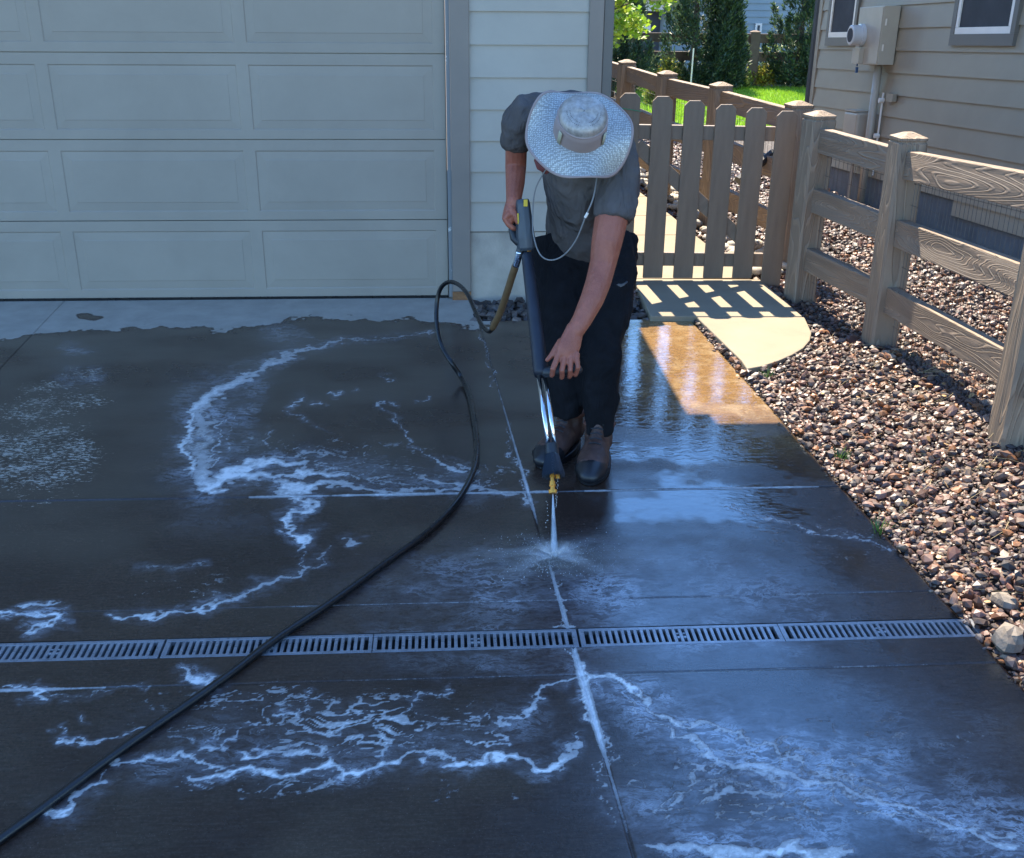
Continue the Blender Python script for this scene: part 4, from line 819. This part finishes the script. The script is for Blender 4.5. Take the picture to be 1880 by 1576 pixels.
# ============================================================ DRAIN GRATES
dlab = ['leftmost drain grate, cut off by the left edge of the photo', 'foam streaked drain grate second from the left end', 'drain grate that the black hose crosses', 'drain grate with the white slab joint running over its right end', 'wet drain grate just right of the slab joint', 'last drain grate reaching the gravel on the right']
xe = [-1.449, -.840, -.231, .366, .975, 1.578]
mg = varmat('grate_grey', (.24, .25, .27), .3, .3, 22, .3, 200, .001, metal=.35)
base_v = None
def grate_mb():
    m = MB(); L = .603; wd = D1-D0-.006; z0, z1 = -.016, -.001; e = .013
    m.b2((.001, 0, z0), (L, e, z1)); m.b2((.001, wd-e, z0), (L, wd, z1)); n = 30; st = (L-.03)/n; b = st*.53
    m.b2((.001, e, z0), (.016, wd-e, z1)); m.b2((L-.015, e, z0), (L, wd-e, z1))
    for i in range(n):
        x = .016+i*st
        if i: m.b2((x-b/2, e, z0), (x+b/2, wd-e, z1-.0003))
        if 14 <= i <= 15: m.b2((x+b/2+.0002 if i else x, wd*.36, z0), (x+st-b/2-.0002, wd*.46, z1-.0004)); 
        if 14 <= i <= 15: m.b2((x+b/2+.0002, wd*.58, z0), (x+st-b/2-.0002, wd*.64, z1-.0004))
    return m
gm = None
for i, x1_ in enumerate(xe):
    if gm is None: g = grate_mb().build('drain_grate', mg, bevel=.001); gm = g.data
    else: g = gm and bpy.data.objects.new('drain_grate', gm); link(g); b_ = g.modifiers.new('bevel', 'BEVEL'); b_.width = .001; b_.segments = 1; b_.limit_method = 'ANGLE'
    g.location = (x1_-.606, D0+.003, 0); tag(g, dlab[i], 'drain grate', 'grates of the trench drain')
# ============================================================ PERSON
per = empty('person', (.52, 4.0, 0), 'person in wide silver sun hat, grey t-shirt and black pants bending over the lance', 'person')
def V3(a): return Vector(a)
b = MB()   # body: one continuous surface
rsh, lsh = P(955, 226, 4.13), P(1133, 285, 4.0)
b.tube([P(1070, 430, 4.25), P(1070, 380, 4.2), P(1063, 310, 4.14), P(1052, 245, 4.12), P(1048, 205, 4.12)], [(.13, .10), (.13, .10), (.15, .11), (.16, .10), (.08, .07)], 20, dome=True)
b.tube([P(1048, 215, 4.12), P(1062, 235, 3.97)], [.06, .058], 14)
HA = Vector((.02, -.745, .667)).normalized(); BC = P(1065, 238, 3.84)         # hat axis and brim centre
HC = BC-HA*.03
Z_ = HA; Y_ = (Vector((0, 1, 0))-Z_*Z_.y).normalized(); X_ = Y_.cross(Z_); HM = Matrix((X_, Y_, Z_)).transposed()
b.ell(HC, (.074, .092, .115), HM, 20); fc = lambda x, y, z: HC+HM @ Vector((x, y, z))
b.ell(fc(0, -.093, -.035), (.014, .018, .022), HM, 10); b.ell(fc(0, -.072, -.10), (.035, .028, .02), HM, 12)
for s_ in (-1, 1):
    b.ell(fc(.076*s_, .01, -.035), (.009, .02, .03), HM, 10)
# his right arm (left in picture)
b.tube([rsh, P(948, 258, 4.17), P(947, 305, 4.19), P(946, 335, 4.13), P(944, 358, 4.07), P(943, 371, 4.04)], [.036, .042, .041, .037, .031, .029], 14, dome=True)
# his left arm
b.tube([lsh, P(1130, 350, 3.92), P(1122, 405, 3.86), P(1114, 445, 3.83), P(1107, 485, 3.81), P(1098, 520, 3.77), P(1087, 550, 3.73), P(1069, 587, 3.69), P(1057, 606, 3.665)], [.062, .064, .060, .056, .048, .046, .043, .036, .033], 16, dome=True)
# left hand: palm, four curled fingers, thumb
b.tube([P(1056, 604, 3.663), P(1048, 628, 3.635), P(1042, 645, 3.612), P(1041, 652, 3.606)], [(.034, .022), (.042, .019), (.043, .017), (.041, .014)], 16, up=(0, 1, .3), dome=True)
for (kx, ky), (mx, my), (tx, ty), r_ in (((1023, 658), (1015, 678), (1014, 688), .0106), ((1035.5, 661), (1031.5, 681), (1032, 692), .0103), ((1047.5, 661), (1047, 680), (1046, 691), .0097), ((1059, 659), (1061.5, 675), (1057, 688), .0092)):
    b.tube([P(kx+1, ky-8, 3.605), P(kx, ky, 3.592), P(mx, my, 3.572), P(tx, ty, 3.590), P(tx-1, ty+2, 3.615)], [r_*1.05, r_*1.08, r_, r_*.93, r_*.8], 10, dome=True)
b.tube([P(1030, 628, 3.64), P(1020, 642, 3.625), P(1012, 654, 3.613), P(1005, 661, 3.605)], [.015, .0125, .0105, .0085], 10, dome=True)
# right hand on the grip
b.tube([P(943, 368, 4.045), P(939, 385, 4.03), P(935, 400, 4.02)], [(.028, .021), (.030, .026), (.028, .027)], 14, dome=True)
for i in range(4):
    r_ = [.0105, .011, .0105, .0095][i]; o_ = i*.021
    b.tube([P(934-i*.8, 394-i, 4.0+o_), P(927, 402-i, 4.0+o_), P(933, 412, 3.995+o_), P(941, 419, 3.995+o_), P(948, 421, 4.01+o_)], [r_*1.1, r_*1.1, r_, r_*.95, r_*.85], 10, dome=True)
b.tube([P(940, 385, 4.01), P(946, 396, 3.995), P(950, 408, 3.99)], [.014, .012, .010], 10, dome=True)
# shins hidden in trousers and boots
feet = {'R': ((.36, 3.87), (.515, 4.13)), 'L': ((.525, 3.715), (.605, 4.02))}
body = b.build('body', M['skin'], per, smooth=True); remesh(body, .0032, 3)
eye = MB()
for s_ in (-1, 1): eye.ell(fc(.03*s_, -.086, -.015), (.012, .008, .008), HM, 10)
eye.build('eyes', M['bootblack'], per, smooth=True)
h_ = MB(); h_.ell(HC+HM @ Vector((0, .012, .004)), (.08, .092, .112), HM, 20); h_.build('hair', M['hair'], per, smooth=True)
# shirt
s = MB()
s.tube([P(1072, 408, 4.21), P(1072, 385, 4.19), P(1068, 345, 4.155), P(1062, 300, 4.13), P(1056, 250, 4.12), P(1050, 215, 4.12)], [(.20, .15), (.20, .145), (.205, .14), (.21, .14), (.20, .13), (.12, .10)], 28, dome=True)
s.tube([P(1048, 212, 4.13), P(1055, 215, 4.02)], [.09, .07], 16, dome=True)
s.tube([P(1010, 215, 4.13), P(965, 214, 4.14), P(949, 232, 4.155), P(948, 256, 4.17)], [.10, .080, .070, .064], 18, dome=True)
s.tube([P(1085, 235, 4.06), P(1125, 262, 3.99), P(1135, 310, 3.95), P(1133, 360, 3.90), P(1127, 404, 3.86)], [.10, .088, .082, .077, .070], 20)
shirt = s.build('shirt', M['shirt'], per, smooth=True); remesh(shirt, .0075, 8, [(.11, .030, 'CLOUDS'), (.035, .008, 'CLOUDS')])
pr = MB()
pr.tube([P(984, 292, 3.99), P(994, 303, 3.975), P(1006, 316, 3.97)], [(.010, .004), (.022, .005), (.012, .004)], 10, up=(0, 1, 0), dome=True); pr.build('chest_print', M['print'], per, smooth=True)
pr = MB(); pr.tube([P(988, 282, 3.99), P(1000, 295, 3.975), P(1012, 306, 3.968)], [(.004, .003), (.009, .003), (.005, .003)], 8, up=(0, 1, 0), dome=True); pr.build('chest_print', M['printg'], per, smooth=True)
# pants
p_ = MB()
p_.tube([P(1071, 385, 4.22), P(1071, 415, 4.24), P(1072, 450, 4.25)], [(.17, .12), (.19, .14), (.19, .14)], 24, dome=True)
p_.tube([P(1025, 440, 4.23), P(1026, 500, 4.17), P(1030, 570, 4.10), P(1034, 640, 4.07), P(1040, 700, 4.06), P(1040, 745, 4.06), P(1040, 765, 4.055)], [.115, .105, .092, .084, .070, .064, .056], 20, dome=False)
p_.tube([P(1120, 440, 4.23), P(1121, 500, 4.15), P(1114, 570, 4.06), P(1105, 640, 4.0), P(1101, 700, 3.98), P(1100, 740, 3.975), P(1101, 770, 3.97), P(1101, 795, 3.965)], [.115, .110, .098, .084, .076, .074, .066, .058], 20)
pants = p_.build('pants', M['pants'], per, smooth=True); remesh(pants, .009, 6, [(.13, .034, 'CLOUDS'), (.045, .014, 'CLOUDS')])
sw = MB(); A = [P(1130+x, 521-y, 4.02) for x, y in ((0, -1), (4, -4), (9, -5), (15, -2), (22, 4), (14, 1), (9, 0), (5, 1))]
sw.add([a+Vector((0, -.012, 0)) for a in A]+[a+Vector((0, .03, 0)) for a in A], [tuple(range(8)), tuple(range(15, 7, -1))]+[(k, (k+1) % 8, 8+(k+1) % 8, 8+k) for k in range(8)]); sw.build('swoosh_logo', M['logo'], per)
# boots
def boot(toe, heel, zc):
    t0, h0 = Vector((*toe, 0)), Vector((*heel, 0)); d = (t0-h0).normalized(); L = (t0-h0).length; sx = Vector((-d.y, d.x, 0))
    m = MB(); f = lambda u, z: h0+d*(L*u)+Vector((0, 0, z))
    m.tube([f(.02, .062), f(.2, .064), f(.45, .066), f(.65, .058), f(.84, .05), f(.96, .044)], [(.046, .045), (.050, .052), (.054, .055), (.062, .048), (.061, .042), (.044, .030)], 18, up=(0, 0, 1), dome=True)
    m.tube([f(.2, .06), f(.19, .11), f(.17, .16), f(.16, zc)], [(.046, .058), (.045, .056), (.046, .056), (.050, .060)], 18, up=tuple(sx))
    m.tube([f(.42, .09), f(.30, .13), f(.26, .165)], [(.030, .03), (.034, .028), (.034, .02)], 14, up=tuple(sx), dome=True)
    o = m.build('boot', M['boot'], per, smooth=True); remesh(o, .006, 4, [(.03, .006, 'CLOUDS')])
    so_ = MB(); n = 26; pts = []
    for i in range(n):
        a = 2*math.pi*i/n; u = .5-.56*math.cos(a); w_ = (.058+.012*min(1, max(0, u)))*math.sin(a); pts.append(f(u, 0)+sx*w_)
    so_.prism([(q.x, q.y) for q in pts], .002, .030); so_.build('sole', M['bootblack'], o, bevel=.004)
    tc = MB(); tc.tube([f(.80, .046), f(.93, .042), f(1.02, .036)], [(.065, .046), (.060, .042), (.040, .028)], 18, up=(0, 0, 1), dome=True); tc.build('toe_cap', M['bootblack'], o, smooth=True)
    la = MB()
    for k in range(6):
        u = .62-.055*k; z = .098+.0135*k; c = f(u, z); la.tube([c-sx*.024-d*.0, c+Vector((0, 0, .007))+d*.004, c+sx*.024], .0028, 6)
    la.build('laces', M['bootblack'], o); cu = MB(); cu.tube([f(.16, zc-.012), f(.16, zc+.004)], [(.053, .063), (.054, .064)], 18, up=tuple(sx)); cu.build('collar', varmat('boot_collar', (.12, .045, .03), .6), o, smooth=True)
boot(feet['R'][0], feet['R'][1], .155); boot(feet['L'][0], feet['L'][1], .15)
# hat
crown_m = varmat('crown_silver_mesh', (.36, .32, .28), .45, .3, 60, .5, 420, .001, metal=.35)
def lathe(prof, n, wav=lambda a, r: (0, 1)):
    m = MB(); vs = []
    for r, z in prof:
        for k in range(n):
            a = 2*math.pi*k/n; dz, sr = wav(a, r); vs.append(BC+HM @ Vector((r*sr*math.cos(a), r*sr*math.sin(a), z+dz)))
    fs = [(i*n+k, i*n+(k+1) % n, (i+1)*n+(k+1) % n, (i+1)*n+k) for i in range(len(prof)-1) for k in range(n)]
    return m.add(vs, fs)
def wv_(a, r):
    k = max(0, (r-.09)/.09); sx = 1+.02*math.cos(2*a)
    return (k*k*(.022*math.sin(3*a+.6)+.014*math.sin(5*a+2)-.020*max(0, -math.sin(a))**2+.012*max(0, math.sin(a))), sx)
NB = 96
hat = lathe([(.088, .001), (.105, -.003), (.13, -.009), (.155, -.016), (.178, -.024), (.181, -.0245), (.181, -.028), (.178, -.028), (.15, -.019), (.12, -.011), (.088, -.005)], NB, wv_).build('sun_hat', M['brim'], per, smooth=True)
lathe([(.176, -.0225), (.180, -.021), (.184, -.025), (.180, -.031), (.176, -.030)], NB, wv_).build('brim_piping', M['hatcloth'], hat, smooth=True)
lathe([(.094, -.006), (.0935, .004), (.0925, .02), (.090, .045), (.088, .066), (.084, .069)], 48, lambda a, r: (.0, 1+.015*math.sin(4*a))).build('crown_band', M['hatcloth'], hat, smooth=True)
for a0 in (-2.5, -.64):
    m = MB(); pts = [BC+HM @ Vector((.0955*math.cos(a0), .0955*math.sin(a0), z)) for z in (.002, .03, .062)]; m.tube(pts, [(.009, .003)]*3, 8, up=tuple(HM @ Vector((math.cos(a0), math.sin(a0), 0)))); m.build('side_vent', M['cream'], hat, smooth=True)
lathe([(.0865, .066), (.088, .070), (.087, .074), (.083, .073)], 48).build('crown_seam', M['hatcloth'], hat, smooth=True)
lathe([(.084, .069), (.080, .085), (.070, .096), (.05, .103), (.03, .106), (.002, .107)], 48, lambda a, r: (.003*math.sin(3*a), 1)).build('crown_top', crown_m, hat, smooth=True)
m = MB()
for r_, z in ((.048, .1045), (.058, .1015)):
    for k in range(26):
        a = math.pi*1.0+math.pi*k/26; m.ell(BC+HM @ Vector((r_*math.cos(a), r_*math.sin(a), z)), (.0014, .0014, .001), HM, 6)
m.build('vent_holes', M['bootblack'], hat)
cp = spline([P(1099, 300, 3.92), P(1090, 360, 3.83), P(1075, 398, 3.82), P(1058, 440, 3.85), P(1036, 468, 3.88), P(1012, 478, 3.90), P(992, 468, 3.92), P(980, 435, 3.95), P(978, 395, 3.98), P(984, 345, 3.98), P(1010, 300, 3.95)], 6)
cordo = MB().tube(cp, .0028, 6).build('chin_cord', M['cord'], hat, smooth=True)
MB().tube([P(1079, 391, 3.818), P(1074, 400, 3.818)], [.005, .005], 8).build('cord_toggle', M['white'], hat)
# ============================================================ LANCE
la = empty('pressure_washer_lance', P(966, 462, 3.99), 'black lance with twin chrome tubes, brush guard and orange nozzle, held by the person', 'pressure washer lance')
g0, g1 = P(959, 366, 4.02), P(966, 455, 3.985)
m = MB(); ax = (g1-g0).normalized()
m.tube([g0, g0+ax*.015, g0+ax*.06, g0+ax*.14, g1, g1+ax*.012], [(.024, .024), (.028, .030), (.031, .033), (.037, .036), (.035, .034), (.026, .026)], 8, up=(0, 1, .2)); m.build('gun_body', M['gunplastic'], la, bevel=.004)
m = MB(); m.box(P(965, 373, 3.985)+Vector((0, 0, 0)), (.015, .008, .026)); m.build('yellow_button', M['yellow'], la, bevel=.002)
m = MB(); m.tube([P(952, 446, 3.99), P(944, 438, 4.0), P(940, 422, 4.02), P(944, 400, 4.04), P(952, 372, 4.04)], [.014, .015, .014, .013, .013], 12, dome=True); m.build('grip', M['blackplastic'], la, smooth=True)
m = MB(); m.tube([P(951, 392, 3.985), P(951.5, 405, 3.98), P(952, 416, 3.985)], [.0028]*3, 6); m.build('trigger', M['yellow'], la)
m = MB(); m.tube([P(956, 455, 3.985), P(953, 466, 3.98)], [.015, .013], 12); m.build('swivel_neck', M['blackplastic'], la)
m = MB(); m.tube([P(968, 452, 3.98), P(969, 464, 3.975)], [.013, .011], 6); m.build('brass_fitting', M['brass'], la)
s0, s1 = P(967, 464, 3.985), P(994.5, 690, 3.64); dd = s1-s0
m = MB(); m.tube([s0, s0+dd*.03, s0+dd*.3, s0+dd*.7, s0+dd*.97, s1], [(.019, .019), (.022, .022), (.0235, .0235), (.026, .026), (.029, .028), (.026, .025)], 20); m.build('sleeve', M['grip'], la, smooth=True)
m = MB(); m.tube([P(1004, 684, 3.635), P(1030, 681, 3.625), P(1060, 679, 3.625)], [.021, .019, .018], 14, dome=True); m.build('side_handle', M['blackplastic'], la, smooth=True)
e1 = P(1013, 820, 3.458)
for o_ in (-.0115, .0115):
    m = MB(); m.tube([s1+Vector((o_, 0, 0)), e1+Vector((o_, 0, 0))], .0082, 16); m.build('chrome_tube', M['chrome'], la, smooth=True)
bt = P(1016, 872, 3.39)
m = MB(); m.tube([e1+(e1-bt)*.08, e1.lerp(bt, .28)], [.022, .024], 20); hb = m.build('brush_collar', M['blackplastic'], la, smooth=False)
m = MB(); dn = (bt-e1).normalized(); sx = Vector((1, 0, 0)); sy = dn.cross(sx)
for i in range(900):
    a = random.uniform(0, 6.283); r0_ = random.uniform(.4, 1)**.5; u = Vector((0, 0, 0))+sx*math.cos(a)+sy*math.sin(a)
    pa = e1.lerp(bt, .22)+u*.021*r0_; pb = e1.lerp(bt, random.uniform(.93, 1.08))+u*(.040*r0_)
    m.tube([pa, pb], [.0011, .0008], 3)
m.build('brush_bristles', M['bristle'], la); m = MB(); m.tube([e1.lerp(bt, .2), e1.lerp(bt, .85)], [.018, .029], 16); m.build('brush_guard', M['blackplastic'], la)
m = MB(); 
for k in (0, 1, 2):
    for o_ in (-.009, .009): m.ell(e1.lerp(bt, .06+.09*k)+Vector((o_, -.0235, .002)), (.0022, .002, .0022), None, 8)
m.build('rivets', M['chrome'], hb)
nt = P(1015, 906, 3.35); na = e1.lerp(bt, .9)+Vector((-.004, 0, 0)); nd = nt-na
m = MB(); m.tube([na, na+nd*.25, na+nd*.27, na+nd*.42, na+nd*.44, na+nd*.60, na+nd*.61, na+nd*.67, na+nd*.68, na+nd*.84, na+nd*.85, nt], [.009, .009, .0065, .0065, .0095, .0095, .012, .012, .008, .008, .0155, .0145], 16); m.build('nozzle', M['brass'], la)
m = MB(); m.tube([na+Vector((.019, .0, .0)), na+Vector((.019, 0, 0))+nd*.32], [.008, .008], 12); m.build('short_nozzle', M['brass'], la)
# ============================================================ HOSE
ho = empty('pressure_hose', G(500, 1180), 'long black pressure hose looping from the gun and lying diagonally across the wet concrete', 'hose')
m = MB(); m.tube(spline([P(953, 462, 3.98), P(951, 474, 3.985), P(947, 488, 4.0)], 4), [.0135]*9, 14); m.build('swivel_fitting', M['chrome'], ho, smooth=True)
bh = spline([P(948, 484, 4.0), P(941, 505, 4.03), P(930, 540, 4.1), P(918, 575, 4.2), P(904, 603, 4.3)], 6)
m = MB(); m.tube(bh, [.0125, .014]+[.0145]*(len(bh)-4)+[.014, .013], 14); m.build('brown_hose_section', M['brownhose'], ho, smooth=True)
hp = [P(906, 600, 4.3), P(898, 609, 4.36), P(884, 596, 4.46), P(872, 570, 4.6), P(858, 540, 4.75), P(842, 523, 4.9), P(824, 518, 5.0), P(809, 530, 5.05), P(802, 558, 5.05), P(802, 598, 5.0), P(810, 634, 4.95)]
gp = [(828, 665), (846, 692), (860, 722), (869, 765), (875, 810), (874, 845), (864, 878), (843, 915), (812, 952), (768, 990), (715, 1028), (655, 1072), (590, 1118), (530, 1157), (480, 1193), (415, 1243), (345, 1292), (270, 1343), (190, 1400), (110, 1460), (40, 1512), (-60, 1580), (-260, 1690)]
zz_ = [.10, .03]+[.0135]*30
hp += [G(x, y, z) for (x, y), z in zip(gp, zz_)]
sp_ = spline(hp, 6); rr_ = [.009+.003*min(1, i/90) for i in range(len(sp_))]
m = MB(); m.tube(sp_, rr_, 14); m.build('black_hose_section', M['black_rubber'], ho, smooth=True)
# ============================================================ WATER JET AND SPRAY
def volmat(name, dens, sc_=30, lo=.45, c=(.9, .93, 1)):
    m_ = bpy.data.materials.new(name); m_.use_nodes = True; t_ = m_.node_tree; t_.nodes.remove(t_.nodes['Principled BSDF'])
    v_ = t_.nodes.new('ShaderNodeVolumePrincipled'); v_.inputs['Color'].default_value = (*c, 1); v_.inputs['Anisotropy'].default_value = .35
    tc = t_.nodes.new('ShaderNodeTexCoord'); n_ = t_.nodes.new('ShaderNodeTexNoise'); n_.inputs['Scale'].default_value = sc_; n_.inputs['Detail'].default_value = 4
    mr = t_.nodes.new('ShaderNodeMapRange'); mr.inputs[1].default_value = lo; mr.inputs[2].default_value = .75; mr.inputs[3].default_value = dens*.15; mr.inputs[4].default_value = dens
    t_.links.new(tc.outputs['Object'], n_.inputs['Vector']); t_.links.new(n_.outputs['Fac'], mr.inputs[0]); t_.links.new(mr.outputs[0], v_.inputs['Density']); t_.links.new(v_.outputs[0], t_.nodes['Material Output'].inputs['Volume']); return m_
jt = G(1018, 1026, .004)
jet = empty('water_jet', jt, 'white water jet shooting from the orange nozzle onto the slab joint', 'water jet')
dj = jt-nt
MB().tube([nt+dj*.01, nt+dj*.2, nt+dj*.6, nt+dj*.9, jt], [.0022, .0045, .0105, .0135, .011], 16).build('spray_cone', volmat('jet_mist', 420, 60, .3), jet)
t = NT('jet_water'); nz = t.noise(1, 5, .7, 0, t.coord((900, 900, 25)))
t.fin((.85, .86, .86), .6, None, Alpha=t.ramp(nz, [(.35, .6), (.65, 1.0)]))
MB().tube([nt+dj*.01, nt+dj*.3, nt+dj*.6, nt+dj*.9, jt-dj*.01], [.0022, .0048, .0085, .0125, .0110], 14).build('core_stream', t.m, jet, smooth=True)
m = MB()
for i in range(1500):
    a = random.uniform(0, 6.283); r = abs(random.gauss(0, .07)); z = abs(random.gauss(0, .008+.06*r)); s_ = random.uniform(.0004, .0011)
    m.ell(jt+Vector((r*1.5*math.cos(a), r*math.sin(a), z)), (s_*1.3, s_, s_), None, 6)
for i in range(12):
    t_ = random.uniform(.1, .8); s_ = random.uniform(.0007, .0014); m.ell(nt+dj*t_+Vector((random.uniform(-.03, -.012), 0, 0)), (s_, s_, s_*1.4), None, 6)
for i in range(22):
    s_ = random.uniform(.0008, .0014); u_ = i/22; m.ell(na+Vector((.019, 0, 0))+nd*.32+Vector((random.uniform(-.003, .003)-.01*u_, -.04*u_, -.10*u_)), (s_, s_, s_*1.5), None, 6)
t = NT('spray_sheet'); vo_ = t.coord(); rl = t.n('VectorMath', operation='LENGTH'); t.set(rl.inputs[0], vo_); sx_n = t.n('SeparateXYZ'); t.set(sx_n.inputs[0], vo_)
ang = t.math('ARCTAN2', sx_n.outputs[1], sx_n.outputs[0]); cv = t.n('CombineXYZ'); t.set(cv.inputs[0], t.math('COSINE', ang)); t.set(cv.inputs[1], t.math('SINE', ang)); t.set(cv.inputs[2], t.math('MULTIPLY', rl.outputs['Value'], .5))
stn = t.noise(5.5, 5, .65, .3, cv.outputs[0]); fall = t.ramp(rl.outputs['Value'], [(0, 1.0), (.15, .85), (.45, .38), (.95, 0.0)])
t.fin((.86, .84, .82), .8, None, Alpha=t.math('MULTIPLY', fall, t.ramp(stn, [(.35, .22), (.62, 1.0)]), True))
for hh_, sc__ in ((.035, .30), (.018, .22), (.06, .15)):
    s_k = MB(); rr0 = [0, .04, .12, .25, .45, .7, 1.0]; nn_ = 40
    vs = [(r_*math.cos(a_*2*math.pi/nn_), r_*math.sin(a_*2*math.pi/nn_), 4*r_*(1-r_)*(1+.35*math.sin(a_*.9)) if r_ < 1 else 0) for r_ in rr0[1:] for a_ in range(nn_)]
    s_k.add(vs, [(i*nn_+k, i*nn_+(k+1) % nn_, (i+1)*nn_+(k+1) % nn_, (i+1)*nn_+k) for i in range(len(rr0)-2) for k in range(nn_)])
    sh = s_k.build('splash_sheet', t.m, jet, smooth=True); sh.matrix_world = Matrix.Translation(jt+Vector((0, 0, .002))) @ Matrix.Diagonal((sc__*1.25, sc__*.62, hh_, 1))
m.build('droplets', varmat('water_drops', (.85, .88, .9), .6), jet, smooth=True)['kind'] = 'stuff'
mv = volmat('spray_mist', 40.0, 3.2, .38, (1, .90, .84)); T_ = mv.node_tree; vn_ = [n for n in T_.nodes if n.type == 'PRINCIPLED_VOLUME'][0]; mr_ = [n for n in T_.nodes if n.type == 'MAP_RANGE'][0]; tc_ = [n for n in T_.nodes if n.type == 'TEX_COORD'][0]
ln = T_.nodes.new('ShaderNodeVectorMath'); ln.operation = 'LENGTH'; T_.links.new(tc_.outputs['Object'], ln.inputs[0])
m2 = T_.nodes.new('ShaderNodeMapRange'); m2.inputs[1].default_value = 1; m2.inputs[2].default_value = 0; m2.inputs[3].default_value = 0; m2.inputs[4].default_value = 1; T_.links.new(ln.outputs['Value'], m2.inputs[0])
pw = T_.nodes.new('ShaderNodeMath'); pw.operation = 'POWER'; pw.inputs[1].default_value = 3.0; T_.links.new(m2.outputs[0], pw.inputs[0])
ml = T_.nodes.new('ShaderNodeMath'); ml.operation = 'MULTIPLY'; T_.links.new(pw.outputs[0], ml.inputs[0]); T_.links.new(mr_.outputs[0], ml.inputs[1]); T_.links.new(ml.outputs[0], vn_.inputs['Density'])
m = MB(); m.ell((0, 0, 0), (1, 1, 1), None, 24); mist = m.build('spray_mist', mv, smooth=True); mist.location = jt+Vector((0, -.01, .012)); mist.scale = (.50, .22, .055); tag(mist, 'low fan of white spray mist where the jet hits the concrete', 'spray', kind='stuff')
